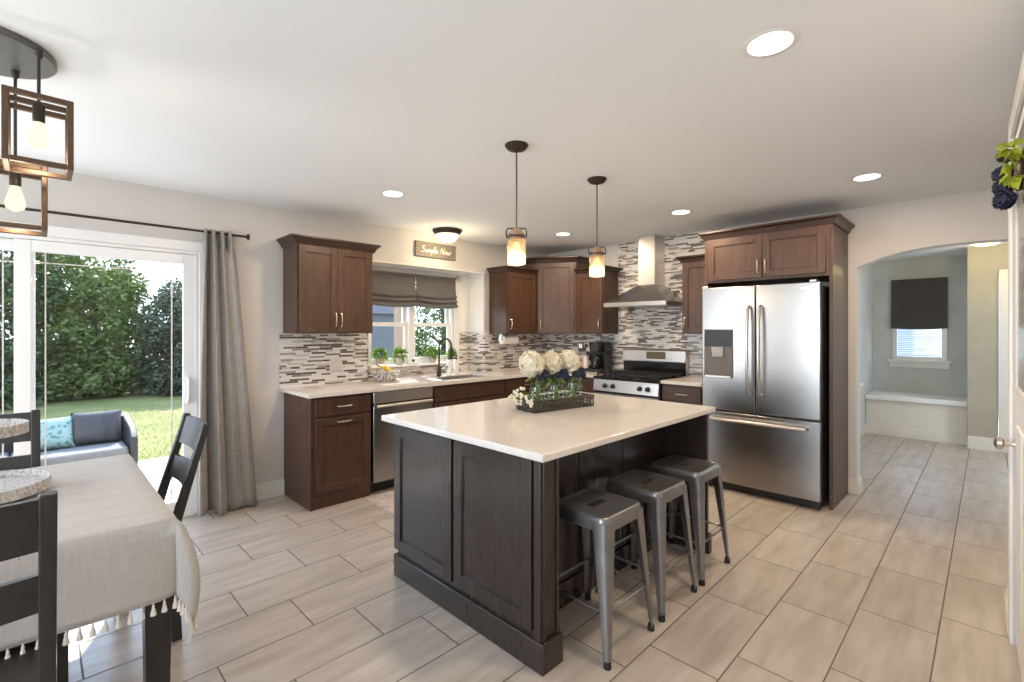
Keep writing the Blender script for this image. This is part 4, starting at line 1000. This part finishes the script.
b = MB(); b.box(8.02, 8.60, 0.192, 1.195, 0.0, 0.475); b.build('front_panel', M['cream'], bn)
b = MB(); b.box(8.0, 8.02, 0.192, 1.195, 0.0, 0.13); b.box(8.012, 8.02, 0.192, 1.195, 0.42, 0.475); b.box(8.012, 8.02, 0.192, 0.25, 0.13, 0.42); b.box(8.012, 8.02, 1.137, 1.195, 0.13, 0.42); b.build('base_trim', M['cream'], bn, bevel=0.003)
hc = empty('half_wall', (5.46, 1.03, 0), 'low dark half wall with a white cap just inside the arch', 'half wall')
MB().box(5.43, 5.52, 0.868, 1.19, 0, 0.875).build('body', M['woodin'], hc)
MB().box(5.40, 5.57, 0.850, 1.19, 0.875, 0.905).build('cap', M['trim'], hc, bevel=0.006)
hl = empty('flush_ceiling_light', (7.3, 0.03, 2.40), 'small glowing flush ceiling light beyond the arch', 'ceiling light')
b = MB(); b.lathe([(0.13, 0), (0.15, -0.004), (0.15, -0.02), (0.14, -0.024)], (7.3, 0.03, 2.40), 32); b.build('pan', M['nickel'], hl)
b = MB(); b.lathe([(0.14, -0.022), (0.125, -0.05), (0.08, -0.075), (0.002, -0.085)], (7.3, 0.03, 2.40), 32); b.build('dome', emit('hall_dome', (1.0, 0.85, 0.45), 2.2), hl)
point(hl, (7.3, 0.03, 2.25), 5.0, (1.0, 0.74, 0.32), 0.06)
d3 = bpy.data.objects.new('door_3', None); C.objects.link(d3); d3.location = (7.9, -0.5, 0); d3['kind'] = 'structure'
MB().box(7.90, 7.94, -0.94, -0.165, 0.005, 2.03).build('slab', M['cream'], d3, bevel=0.003)
b = MB(); b.box(7.842, 7.86, -0.165, -0.075, 0, 2.10); b.box(7.842, 7.86, -0.95, -0.165, 2.03, 2.10); b.box(7.86, 7.90, -0.165, -0.15, 0, 2.03); b.build('casing', M['cream'], d3, bevel=0.003)

# ------------------------------------------------------------------ things on the island
bk = empty('wicker_basket', (2.27, 1.905, 0.92), 'long dark wicker basket holding three vases on the island', 'basket')
BA = R(-9); bu = Vector((math.cos(BA), math.sin(BA), 0)); bv = Vector((-bu.y, bu.x, 0)); bc = Vector((2.285, 1.905, 0.9205)); bl, bw, bh = 0.240, 0.088, 0.066
M['wicker'] = plain('dark_wicker', (0.045, 0.034, 0.028), 0.6, var=0.35, scale=50)
def perim(t, gl=bl, gw=bw):
    P = 4*(gl+gw); s = (t % 1)*P
    if s < 2*gl: return bu*(-gl+s) + bv*-gw
    s -= 2*gl
    if s < 2*gw: return bu*gl + bv*(-gw+s)
    s -= 2*gw
    if s < 2*gl: return bu*(gl-s) + bv*gw
    s -= 2*gl
    return bu*-gl + bv*(gw-s)
b = MB()
for row in range(4):
    z = 0.008 + row*0.0150
    pts = []
    for k in range(160):
        q = perim(k/160); pts.append(bc + q*(1+0.025*math.sin(2*math.pi*k/4 + math.pi*row)) + Z*(z+0.002*math.sin(2*math.pi*k/8+row)))
    b.tube(pts, 0.0042, 5, closed=True)
b.build('woven_side', M['wicker'], bk)
b = MB()
for k in range(44): q = bc + perim(k/44); b.tube([q, q+Z*bh], 0.0035, 5)
b.tube([bc + perim(k/120) + Z*bh for k in range(120)], 0.007, 6, closed=True)
b.build('frame', M['wicker'], bk)
b = MB(); b.obox(bc, bu, bv, -bl, bl, 0.001, 0.006, -bw, bw); b.build('bottom', M['wicker'], bk)
flowers = [( -0.148, 'glass vase of cream hydrangea, leftmost in the wicker basket', 0.080, -0.055), (0.0, 'glass vase of cream hydrangea in the middle of the wicker basket', 0.072, -0.05), (0.148, 'glass vase of cream hydrangea, rightmost in the wicker basket', 0.078, -0.06)]
M['moss'] = foliage_mat('vase_greens', (0.16, 0.24, 0.04), (0.42, 0.48, 0.16), 0.6, 0.3)
for off, lb, br, bo in flowers:
    vc = bc + bu*off + Z*0.008
    v = empty('flower_vase', vc, lb, 'vase', 'flower vases in the island basket')
    b = MB(); b.lathe([(0.001, 0.0024), (0.048, 0.0024), (0.058, 0.0146), (0.062, 0.0488), (0.055, 0.0915), (0.044, 0.1281), (0.050, 0.1647), (0.056, 0.1830), (0.053, 0.1830), (0.047, 0.1647), (0.041, 0.1281), (0.052, 0.0915), (0.058, 0.0488), (0.054, 0.0171), (0.045, 0.0085), (0.001, 0.0085)], vc, 28, cap=False); b.build('glass_vase', M['vaseglass'], v)
    b = MB()
    for k in range(5): a = k*1.3; b.tube([vc+Vector((0.02*math.cos(a), 0.02*math.sin(a), 0.012)), vc+Vector((-0.012*math.cos(a), -0.012*math.sin(a), 0.21))], 0.0035, 6)
    b.build('stem', M['leaf'], v)
    b = MB(); leafset(b, vc+Z*0.045, 40, 0.042, 0.02, 0.018, 0.0); leafset(b, vc+Z*0.12, 22, 0.028, 0.02, 0.016, 0.0); b.build('greenery', M['moss'], v, smooth=0)
    b = MB(); bloom(b, vc + bu*(-0.045) + Z*0.272, br, 150, 0.30); b.build('hydrangea_bloom', M['petal'], v, smooth=0)
    b = MB(); bloom(b, vc + bu*0.03 + bv*-0.035 + Z*0.205, 0.03, 36, 0.5); bloom(b, vc + bu*-0.02 + bv*-0.045 + Z*0.195, 0.024, 30, 0.5); bloom(b, vc+bu*0.06+bv*-0.02+Z*0.185, 0.024, 30, 0.5); b.build('navy_berries', M['navyflower'], v, smooth=0)
    b = MB(); leafset(b, vc+Z*0.19, 14, 0.04, 0.06, 0.03, 0.1); b.build('leaf_spray', M['leaf'], v, smooth=0)
sp = empty('blossom_sprig', bc + bu*-0.27 + Z*0.07, 'white blossom sprig spilling over the left end of the basket', 'flowers')
b = MB(); stems = []
for k in range(7):
    e = bc + bu*(-0.26-0.02*(k % 3)) + bv*(-0.08+0.025*k) + Z*(0.06+0.022*(k % 4))
    b.tube([bc+bu*-0.16+bv*(-0.02)+Z*0.07, bc+bu*-0.22+bv*(-0.05+0.015*k)+Z*0.10, e], 0.002, 5); stems.append(e)
b.build('stem', M['leaf'], sp)
b = MB()
for e in stems:
    for _ in range(4): b.sphere(e+Vector([random.uniform(-.016,.016) for _ in range(3)]), 0.011, 1)
b.build('blossoms', M['petal'], sp)

# ------------------------------------------------------------------ things on the counter
fb = empty('fruit_bowl', (2.36, 4.08, 0.914), 'speckled grey bowl holding bananas on the window counter', 'bowl')
def speck():
    t = NT('speckled_weave'); v = t.coord(); f = t.noise(t.mapping(v, (1, 1, 1)), 70, 2)
    return t.bsdf(t.ramp(f, [(0.42, (0.10, 0.09, 0.09)), (0.5, (0.42, 0.40, 0.38)), (0.6, (0.68, 0.66, 0.63))]), 0.8)
b = MB(); b.lathe([(0.001, 0.002), (0.085, 0.002), (0.12, 0.05), (0.135, 0.10), (0.130, 0.104), (0.125, 0.10), (0.11, 0.05), (0.078, 0.012), (0.001, 0.012)], (2.36, 4.08, 0.9145), 32, cap=False); b.build('bowl', speck(), fb)
bn_ = empty('banana_bunch', (2.31, 4.06, 0.99), 'bunch of yellow bananas leaning in the grey bowl', 'bananas')
M['banana'] = plain('banana_skin', (0.72, 0.48, 0.06), 0.5, var=0.12)
for k in range(3):
    pts = []; 
    for j in range(9):
        t = j/8; a = -0.3+1.9*t
        pts.append((2.275+0.115*t + 0.008*k, 4.03+0.035*k-0.02*math.sin(a), 1.065 - 0.075*t + 0.022*math.sin(math.pi*t)))
    b = MB(); b.tube(pts, 0.016, 8, rs=[0.006, 0.009, 0.015, 0.018, 0.0185, 0.018, 0.016, 0.011, 0.005]); b.build('banana', M['banana'], bn_)
b = MB(); b.tube([(2.278, 4.06, 1.062), (2.268, 4.055, 1.082)], 0.009, 8); b.build('stem', M['black'], bn_)
def potted(x, y, z, label, s=1.0, pm='white', n=150):
    p = empty('potted_plant', (x, y, z), label, 'plant', 'potted herbs on the kitchen window sill')
    b = MB(); b.lathe([(0.001, 0.0), (0.032*s, 0.0), (0.042*s, 0.065*s), (0.045*s, 0.075*s), (0.040*s, 0.075*s), (0.036*s, 0.062*s), (0.001, 0.060*s)], (x, y, z+0.0005), 20, cap=False); b.build('pot', M[pm], p)
    b = MB(); leafset(b, (x, y, z+0.11*s), n, 0.060*s, 0.05*s, 0.024*s, 0.35); b.build('foliage', M['leaf'], p, smooth=0)
    return p
M['clay'] = plain('greige_clay', (0.45, 0.38, 0.33), 0.7)
potted(2.52, 4.475, 1.034, 'bushy green herb in a pale pot behind the banana bowl', 1.05, 'clay')
potted(2.755, 4.475, 1.034, 'green herb in a clay pot on the sill left of the small box', 1.0, 'clay')
potted(3.19, 4.475, 1.034, 'pale green herb pot on the sill just behind the faucet', 0.95, 'clay')
potted(3.45, 4.475, 1.034, 'small green herb pot on the sill behind the soap bottles', 0.85, 'clay')
sb = empty('sponge_box', (2.93, 4.47, 1.034), 'small white box with a dark round opening on the sill', 'box')
MB().box(2.88, 2.985, 4.45, 4.50, 1.0345, 1.10).build('body', M['white'], sb, bevel=0.005)
b = MB(); b.lathe([(0.016, 0), (0.016, -0.004)], (2.908, 4.45, 1.072), 16, 'Y'); b.build('opening', M['black'], sb)
for k, (x, y, lb) in enumerate(((3.135, 4.105, 'white soap bottle with black pump, the one nearer the faucet'), (3.215, 4.085, 'white soap bottle with black pump, the one nearer the corner'))):
    s = empty('soap_bottle', (x, y, 0.914), lb, 'bottle', 'soap bottles by the sink')
    b = MB(); b.lathe([(0.001, 0), (0.030, 0.001), (0.031, 0.01), (0.031, 0.150), (0.026, 0.165), (0.014, 0.17), (0.013, 0.18)], (x, y, 0.9145), 20); b.build('body', M['white'], s)
    b = MB(); b.lathe([(0.015, 0.172), (0.015, 0.19), (0.005, 0.192), (0.005, 0.215)], (x, y, 0.9145), 14); b.tube([(x, y, 1.125), (x-0.012, y-0.03, 1.122)], 0.005, 6); b.build('pump', M['black'], s)
# paper towel under the corner cabinet
pt = empty('paper_towel_roll', (4.03, 4.12, 1.36), 'white paper towel roll held under the left corner cabinet', 'paper towels')
b = MB(); b.lathe([(0.020, -0.12), (0.055, -0.12), (0.055, 0.12), (0.020, 0.12)], (4.03, 4.10, 1.295), 28, 'X', cap=False); b.build('roll', M['paper'], pt)
b = MB(); b.lathe([(0.019, -0.126), (0.019, 0.122)], (4.03, 4.10, 1.295), 14, 'X'); b.build('core', plain('cardboard', (0.10, 0.07, 0.05), 0.9), pt)
b = MB(); b.box(3.895, 3.90, 4.085, 4.115, 1.28, 1.36); b.box(4.16, 4.165, 4.085, 4.115, 1.28, 1.36); b.tube([(3.897, 4.10, 1.295), (4.163, 4.10, 1.295)], 0.006, 8); b.build('bracket', M['nickel'], pt)
# coffee maker
cm = empty('coffee_maker', (4.68, 3.27, 0.914), 'black coffee maker with silver trim left of the range', 'coffee maker')
z0 = 0.9145
MB().box(4.60, 4.86, 3.11, 3.44, z0, z0+0.035).build('base', M['black'], cm, bevel=0.008)
MB().box(4.74, 4.86, 3.11, 3.44, z0+0.035, z0+0.345).build('tower', M['black'], cm, bevel=0.01)
MB().box(4.58, 4.74, 3.30, 3.44, z0+0.245, z0+0.345).build('brew_head', M['black'], cm, bevel=0.012)
MB().box(4.60, 4.74, 3.12, 3.285, z0+0.23, z0+0.345).build('carafe_head', M['black'], cm, bevel=0.012)
b = MB(); b.box(4.574, 4.582, 3.36, 3.42, z0+0.275, z0+0.33); b.build('control_panel', M['nickel'], cm, bevel=0.003)
b = MB(); b.prism([(4.592, 3.245, z0+0.24), (4.570, 3.245, z0+0.34), (4.576, 3.245, z0+0.345), (4.602, 3.245, z0+0.24)], (0, 0.085, 0)); b.build('silver_lid', M['nickel'], cm)
MB().box(4.566, 4.578, 3.265, 3.312, z0+0.285, z0+0.33).build('lid_window', M['black'], cm)
b = MB(); b.lathe([(0.045, 0.0), (0.062, 0.01), (0.066, 0.07), (0.055, 0.13), (0.04, 0.15), (0.042, 0.165)], (4.67, 3.20, z0+0.036), 20); b.build('carafe', M['blackglass'], cm)
MB().box(4.70, 4.86, 3.095, 3.11, z0, z0+0.33).build('water_tank', M['blackglass'], cm, bevel=0.004)
mg = empty('coffee_mug', (4.66, 3.37, z0+0.035), 'pale cup standing under the coffee maker spout', 'cup')
b = MB(); b.lathe([(0.001, 0), (0.034, 0.001), (0.037, 0.15), (0.034, 0.15), (0.031, 0.01), (0.001, 0.008)], (4.66, 3.37, z0+0.0355), 18, cap=False); b.build('cup', plain('blush_ceramic', (0.72, 0.60, 0.52), 0.5), mg)
b = MB(); b.tube([(4.66, 3.335, z0+0.13), (4.66, 3.315, z0+0.12), (4.66, 3.312, z0+0.09), (4.66, 3.335, z0+0.07)], 0.005, 6); b.build('mug_handle', M['paper'], mg)
cm.scale.y = 0.85; cm.location.y = 3.335; mg.location.y = 3.42
# pepper mill in the corner
pm = empty('pepper_mill', (4.50, 3.80, 0.914), 'slim steel pepper mill standing in the counter corner', 'pepper mill')
b = MB(); b.lathe([(0.026, 0), (0.027, 0.06), (0.020, 0.10), (0.022, 0.16), (0.026, 0.19), (0.026, 0.21)], (4.50, 3.80, 0.9145), 18); b.build('body', M['bronze'], pm)
b = MB(); b.lathe([(0.025, 0.212), (0.028, 0.235), (0.02, 0.26), (0.008, 0.268)], (4.50, 3.80, 0.9145), 18); b.build('cap', M['nickel'], pm)
# outlets
def outlet(name, c, u, n, label, w=0.08, h=0.118, sw=False):
    o_ = empty(name, c, label, 'outlet', 'wall outlets on the mosaic')
    MB().obox(c, u, n, -w/2, w/2, -h/2, h/2, 0, 0.006).build('plate', M['plate'], o_, bevel=0.003)
    for zz in (-0.026, 0.026): MB().obox(c, u, n, -0.017, 0.017, zz-0.014, zz+0.014, 0.005, 0.009).build('socket', M['plate'], o_, bevel=0.002)
outlet('wall_outlet', Vector((1.946, WY-0.0085, 1.09)), X, Vector((0,-1,0)), 'pale outlet plate on the mosaic below the curtain-side wall cabinet', 0.118)
outlet('wall_outlet', Vector((4.04, WY-0.0085, 1.10)), X, Vector((0,-1,0)), 'pale outlet plate on the mosaic under the paper towel')

# sign above the window
sg = empty('wall_sign', (3.06, WY, 2.18), 'brown wooden sign with white script above the kitchen window', 'sign')
MB().box(2.80, 3.325, WY-0.03, WY-0.001, 2.185, 2.345).build('board', wood('sign_wood', (0.17, 0.14, 0.11), (0.27, 0.235, 0.20), 0.7, (2, 14, 14)), sg, bevel=0.002)
# handwriting: strokes on a unit grid (x in letter widths, y: 0 baseline, 1 x-height, 2 cap)
strokes = [
 [(0.95,1.75),(0.7,2.0),(0.3,1.9),(0.2,1.5),(0.6,1.1),(0.85,0.6),(0.6,0.05),(0.1,0.05),(-0.1,0.35)],
 [(1.2,0.9),(1.2,0.2),(1.35,0.0),(1.6,0.4),(1.75,0.95),(1.75,0.0),(1.95,0.8),(2.15,0.95),(2.2,0.0),(2.4,0.8),(2.6,0.95),(2.65,0.2),(2.8,0.0),(3.0,0.4),(3.15,0.95),(3.0,-0.9)],
 [(3.1,0.6),(3.35,0.95),(3.6,0.7),(3.5,0.1),(3.2,0.0),(3.6,0.1),(3.95,1.0),(4.1,1.9),(3.95,2.0),(3.9,1.0),(4.0,0.1),(4.2,0.05),(4.45,0.5),(4.75,0.75),(4.7,0.95),(4.5,0.85),(4.45,0.3),(4.65,0.0),(5.0,0.25)],
 [(1.22,1.3),(1.26,1.36)],
 [(5.7,0.0),(5.9,1.0),(6.05,1.95),(6.3,1.2),(6.6,0.05),(6.75,1.0),(7.0,2.05)],
 [(7.45,0.9),(7.15,0.7),(7.15,0.15),(7.4,0.0),(7.65,0.3),(7.6,0.8),(7.45,0.9),(7.8,0.75),(8.0,0.9),(8.0,0.2),(8.15,0.0),(8.35,0.3),(8.45,0.85),(8.45,0.2),(8.6,0.0),(8.85,0.35),(8.9,0.9),(9.2,0.85)],
]
b = MB()
for s_ in strokes:
    p_ = [Vector((x, y)) for x, y in s_]; out = []
    for i in range(len(p_)-1):
        a0, a1, a2, a3 = p_[max(i-1, 0)], p_[i], p_[i+1], p_[min(i+2, len(p_)-1)]
        for k in range(4):
            t = k/4; out.append(0.5*((2*a1)+(a2-a0)*t+(2*a0-5*a1+4*a2-a3)*t*t+(3*a1-a0-3*a2+a3)*t**3))
    out.append(p_[-1])
    b.tube([(2.865+q.x*0.0425+q.y*0.004, WY-0.031, 2.235+q.y*0.032) for q in out], 0.0038, 5)
b.build('lettering', M['paper'], sg)

# rug in front of the sink
def rugmat():
    t = NT('rug_pile'); v = t.coord(); f = t.noise(v, 16, 4, 0.7); g = t.noise(v, 5, 2)
    c = t.ramp(f, [(0.3, (0.34, 0.27, 0.25)), (0.5, (0.52, 0.46, 0.43)), (0.7, (0.62, 0.57, 0.53))]); return t.bsdf(t.mix(t.math('MULTIPLY', g, 0.3), c, (0.42, 0.36, 0.38)), 0.95, bump=f, bs=0.3, bd=0.01)
rg = MB().box(1.92, 2.95, 3.14, 3.66, 0.0005, 0.010).build('rug', rugmat(), base=(2.43, 3.4, 0), bevel=0.003)
tag(rg, 'faded pinkish grey runner rug before the dishwasher', 'rug')

# ------------------------------------------------------------------ outside
def grassmat():
    t = NT('lawn'); v = t.coord(); f = t.noise(v, 1.2, 4); g = t.noise(v, 40, 3)
    c = t.ramp(f, [(0.3, (0.13, 0.135, 0.025)), (0.55, (0.20, 0.18, 0.05)), (0.75, (0.25, 0.205, 0.085))])
    return t.bsdf(t.mix(t.math('MULTIPLY', g, 0.5), c, (0.07, 0.09, 0.015)), 0.9, bump=g, bs=0.6, bd=0.05)
struct(MB().box(-30, 30, 7.6, 40, -0.45, -0.265).build('lawn', grassmat(), smooth=0))
gr = MB()
rnd = random.Random(3)
for _ in range(16000):
    x, y = rnd.uniform(-4, 3.7), 7.6 + 5.5*rnd.random()**1.5; h_ = rnd.uniform(0.015, 0.045); a = rnd.uniform(0, 6.28); w_ = 0.004
    gr.bm.faces.new([gr.bm.verts.new(q) for q in ((x-w_*math.cos(a), y-w_*math.sin(a), -0.266), (x+w_*math.cos(a), y+w_*math.sin(a), -0.266), (x+rnd.uniform(-.03,.03), y+rnd.uniform(-.03,.03), -0.265+h_))])
gb = gr.build('grass_blades', foliage_mat('grass_blade', (0.13, 0.17, 0.02), (0.27, 0.26, 0.05)), smooth=0); gb['kind'] = 'stuff'; tag(gb, 'short sunlit grass blades beyond the patio', 'grass')
struct(MB().box(-6, 9, 4.40, 7.6, -0.45, -0.25).build('patio', plain('concrete', (0.46, 0.44, 0.42), 0.9, scale=5), smooth=0))
M['bark'] = plain('bark', (0.10, 0.075, 0.055), 0.9, var=0.3)
LM = [foliage_mat('tree_leaf_mid', (0.036, 0.058, 0.014), (0.090, 0.125, 0.035), 0.55, 0.3), foliage_mat('tree_leaf_dark', (0.026, 0.040, 0.018), (0.066, 0.086, 0.038), 0.55, 0.25), foliage_mat('tree_leaf_light', (0.060, 0.092, 0.016), (0.15, 0.19, 0.04), 0.55, 0.35)]
def tree(x, y, zb, h, rx, ry, label, mat, n=5200, leaf=0.15, seed=1, low=0.12):
    rr_ = random.Random(seed)
    t = empty('tree', (x, y, zb), label, 'tree', 'trees beyond the lawn')
    b = MB(); b.tube([(x, y, zb-0.05), (x+0.05, y, zb+h*0.3), (x, y+0.05, zb+h*0.75)], 0.1, 8, rs=[0.14, 0.10, 0.04])
    for k in range(7):
        a = k*2.4; q = Vector((x, y, zb+h*(0.2+0.07*k))); b.tube([q, q+Vector((rx*0.6*math.cos(a), ry*0.6*math.sin(a), h*0.14))], 0.03, 6, rs=[0.045, 0.015])
    b.build('trunk', M['bark'], t)
    # clumps, each a cloud of leaves; the crown reaches almost to the ground
    clumps = []
    while len(clumps) < 110:
        p_ = Vector((rr_.uniform(-1,1), rr_.uniform(-1,1), rr_.uniform(0,1)))
        wd = (1-max(0, (p_.z-0.55)/0.45)**2)**0.5
        if not 0.35*wd < math.hypot(p_.x, p_.y) < wd: continue
        r_ = rr_.uniform(0.22, 0.40)*min(rx, ry, h/2)
        if len(clumps) % 4 == 0: p_.z *= 0.2
        clumps.append((Vector((x+p_.x*(rx-r_*0.6), y+p_.y*(ry-r_*0.6), zb+low*h+p_.z*(h*(1-low)-r_)+r_*0.2)), r_))
    b = MB()
    for _ in range(n):
        c_, r_ = rr_.choice(clumps)
        d = Vector((rr_.gauss(0,1), rr_.gauss(0,1), rr_.gauss(0,1))).normalized(); p_ = c_ + d*r_*rr_.uniform(0.55, 1.0)
        s1 = Vector((rr_.gauss(0,1), rr_.gauss(0,1), rr_.gauss(0,.6))).normalized()*leaf*rr_.uniform(0.6, 1.2); s2 = s1.cross(d+Vector((rr_.gauss(0,.5), rr_.gauss(0,.5), rr_.gauss(0,.5)))).normalized()*leaf*0.45
        if p_.z < zb+0.05: continue
        b.bm.faces.new([b.bm.verts.new(q) for q in (p_-s1, p_+s2, p_+s1, p_-s2)])
    b.build('crown', mat, t, smooth=0)
ZG = -0.265
tree(-0.85, 15.2, ZG, 4.7, 1.3, 1.1, 'tall tree beyond the lawn, seen at the door stile between the glass panels', LM[0], 17000, 0.075, 11, 0.0)
tree(1.0, 15.9, ZG, 3.95, 1.2, 1.1, 'bright green tree left of centre in the sliding door view', LM[2], 17000, 0.07, 12, 0.0)
tree(2.85, 15.2, ZG, 3.1, 1.2, 1.1, 'dark olive tree at the right of the sliding door view', LM[1], 17000, 0.065, 13, 0.0)
tree(-3.3, 15.8, ZG, 4.8, 1.3, 1.2, 'large tree behind the fixed glass door panel', LM[1], 6500, 0.11, 15, 0.0)
tree(5.0, 15.9, ZG, 3.4, 1.1, 1.1, 'broad tree behind the gathered curtain', LM[0], 4500, 0.11, 16, 0.0)
tree(-2.0, 18.4, ZG, 5.6, 1.5, 1.2, 'tallest green tree of the far row beyond the lawn', LM[0], 8000, 0.12, 19, 0.0)
tree(0.75, 18.5, ZG, 5.0, 1.6, 1.2, 'tree of the far row glimpsed beside the bright green tree', LM[0], 9000, 0.12, 21, 0.0)
tree(3.6, 18.6, ZG, 3.5, 1.6, 1.2, 'low tree of the far row behind the dark olive tree', LM[1], 8000, 0.11, 20, 0.0)
tree(8.2, 11.0, ZG, 4.6, 1.5, 1.4, 'green tree seen through the sink window', LM[2], 22000, 0.05, 17, 0.0)
tree(7.0, 13.6, ZG, 4.6, 1.4, 1.3, 'shady tree seen through the window beside the wall cabinet', LM[0], 12000, 0.075, 18, 0.0)
# patio sofa with cushions
so = empty('patio_sofa', (-0.2, 5.3, -0.12), 'grey wicker patio sofa outside the glass door', 'sofa')
M['rattan'] = (lambda t: t.bsdf(t.ramp(t.noise(t.mapping(t.coord(), (20, 20, 120)), 2, 2), [(0.35, (0.010, 0.011, 0.012)), (0.65, (0.028, 0.029, 0.031))]), 0.6))(NT('grey_rattan'))
MB().box(-1.1, 0.52, 5.02, 5.62, -0.04, 0.30).build('base', M['rattan'], so, bevel=0.01)
MB().box(-1.1, 0.52, 5.56, 5.70, 0.30, 0.66).build('backrest', M['rattan'], so, bevel=0.015)
b = MB(); b.prism([(0.50, 4.98, -0.04), (0.50, 4.98, 0.52), (0.50, 5.10, 0.60), (0.50, 5.70, 0.67), (0.50, 5.70, -0.04)], (0.055, 0, 0)); b.build('arm', M['rattan'], so, bevel=0.01)
b = MB(); b.prism([(-1.23, 4.98, -0.04), (-1.23, 4.98, 0.56), (-1.23, 5.10, 0.62), (-1.23, 5.70, 0.67), (-1.23, 5.70, -0.04)], (0.13, 0, 0)); b.build('arm', M['rattan'], so, bevel=0.01)
for x_ in (-1.18, 0.52):
    for y_ in (5.03, 5.65): MB().box(x_-0.025, x_+0.025, y_-0.025, y_+0.025, -0.12, -0.04).build('leg', M['rattan'], so)
for a, c_ in ((-1.09, -0.30), (-0.29, 0.49)): MB().box(a, c_, 4.99, 5.56, 0.30, 0.435).build('seat_cushion', plain('cushion_grey', (0.15, 0.145, 0.14), 0.9), so, bevel=0.03, segs=4)
def pillow(name, c, w, h, t, mat, label, tilt=-18, rz=0):
    p = empty(name, c, label, 'pillow')
    b = MB(); N = 14; fr, bk_ = [], []
    rings = []
    Rm = Matrix.Rotation(R(rz), 3, 'Z') @ Matrix.Rotation(R(tilt), 3, 'X')
    def pt_(i, j, s):
        u, v = -1+2*i/N, -1+2*j/N; th = t*((1-u**4)*(1-v**4))**0.6
        k = 1-0.07*(u*u*(1-v*v)*0+ (1-abs(u*v)))*0
        return Vector(c) + Rm @ Vector((u*w/2*(1-0.06*(1-v*v)*abs(u)), s*th/2, v*h/2*(1-0.06*(1-u*u)*abs(v)) + h/2))
    for s in (-1, 1): b.loft([[pt_(i, j, s) for i in range(N+1)] for j in range(N+1)], cap=False, closed=False)
    bmesh.ops.remove_doubles(b.bm, verts=b.bm.verts, dist=0.0005)
    b.build('cover', mat, p, smooth=80)
    return p
def teal():
    t = NT('teal_lattice'); v = t.coord(); w = t.n('ShaderNodeTexVoronoi', inp={'Vector': v, 'Scale': 26.0}); 
    return t.bsdf(t.ramp(w.outputs['Distance'], [(0.25, (0.07, 0.17, 0.16)), (0.5, (0.22, 0.33, 0.31))]), 0.9)
pillow('throw_pillow', (-0.06, 5.33, 0.437), 0.39, 0.30, 0.13, teal(), 'teal patterned pillow on the patio sofa', -22, 4)
pillow('throw_pillow', (0.285, 5.35, 0.437), 0.38, 0.32, 0.13, plain('charcoal_cover', (0.045, 0.044, 0.05), 0.9), 'dark grey pillow on the patio sofa beside the arm', -18, -3)
for nm in ('patio_sofa', 'throw_pillow', 'throw_pillow.001'):
    q = bpy.data.objects[nm]; q.location.z -= 0.13; q.location.x += 0.12; q.location.y += 0.72
# posts of the covered porch seen through the sink window
po = MB().box(3.55, 3.67, 5.8, 5.92, -0.25, 2.9).build('porch_post', wood('cedar', (0.22, 0.15, 0.09), (0.30, 0.21, 0.13), 0.7), base=(3.6, 5.86, -0.25), bevel=0.004)
tag(po, 'tan wooden porch post outside the sink window', 'post')
shd = empty('garden_shed', (4.7, 10.0, -0.265), 'grey garden shed outside the window beside the wall cabinet', 'shed')
MB().box(3.9, 5.42, 9.0, 10.6, -0.265, 1.75).build('wall', plain('shed_siding', (0.075, 0.08, 0.083), 0.7), shd)
MB().prism([(3.8, 8.85, 1.75), (5.52, 8.85, 1.75), (4.66, 8.85, 2.25)], (0, 1.9, 0)).build('roof', plain('shed_roof', (0.10, 0.10, 0.11), 0.9), shd)
MB_ = MB(); MB_.box(14.5, 16.0, -6, 6, -0.3, 3.2)
nh = MB_.build('neighbour_house', (lambda t: t.bsdf(t.ramp(t.math('FRACT', t.math('MULTIPLY', t.n('ShaderNodeSeparateXYZ', inp={0: t.coord()}).outputs[2], 8.0)), [(0.0, (0.13, 0.145, 0.16)), (0.15, (0.26, 0.28, 0.30))]), 0.8))(NT('grey_siding')), base=(15.2, 0, -0.3))
tag(nh, 'pale sided house outside the hall window', 'house')
struct(MB().box(9.0, 30, -20, 4.0, -0.4, -0.3).build('ground', plain('side_yard', (0.25, 0.24, 0.18), 0.9, scale=3), smooth=0))
struct(MB().box(-30, -3.8, -20, 7.1, -0.4, -0.14).build('ground_side', grassmat(), smooth=0))
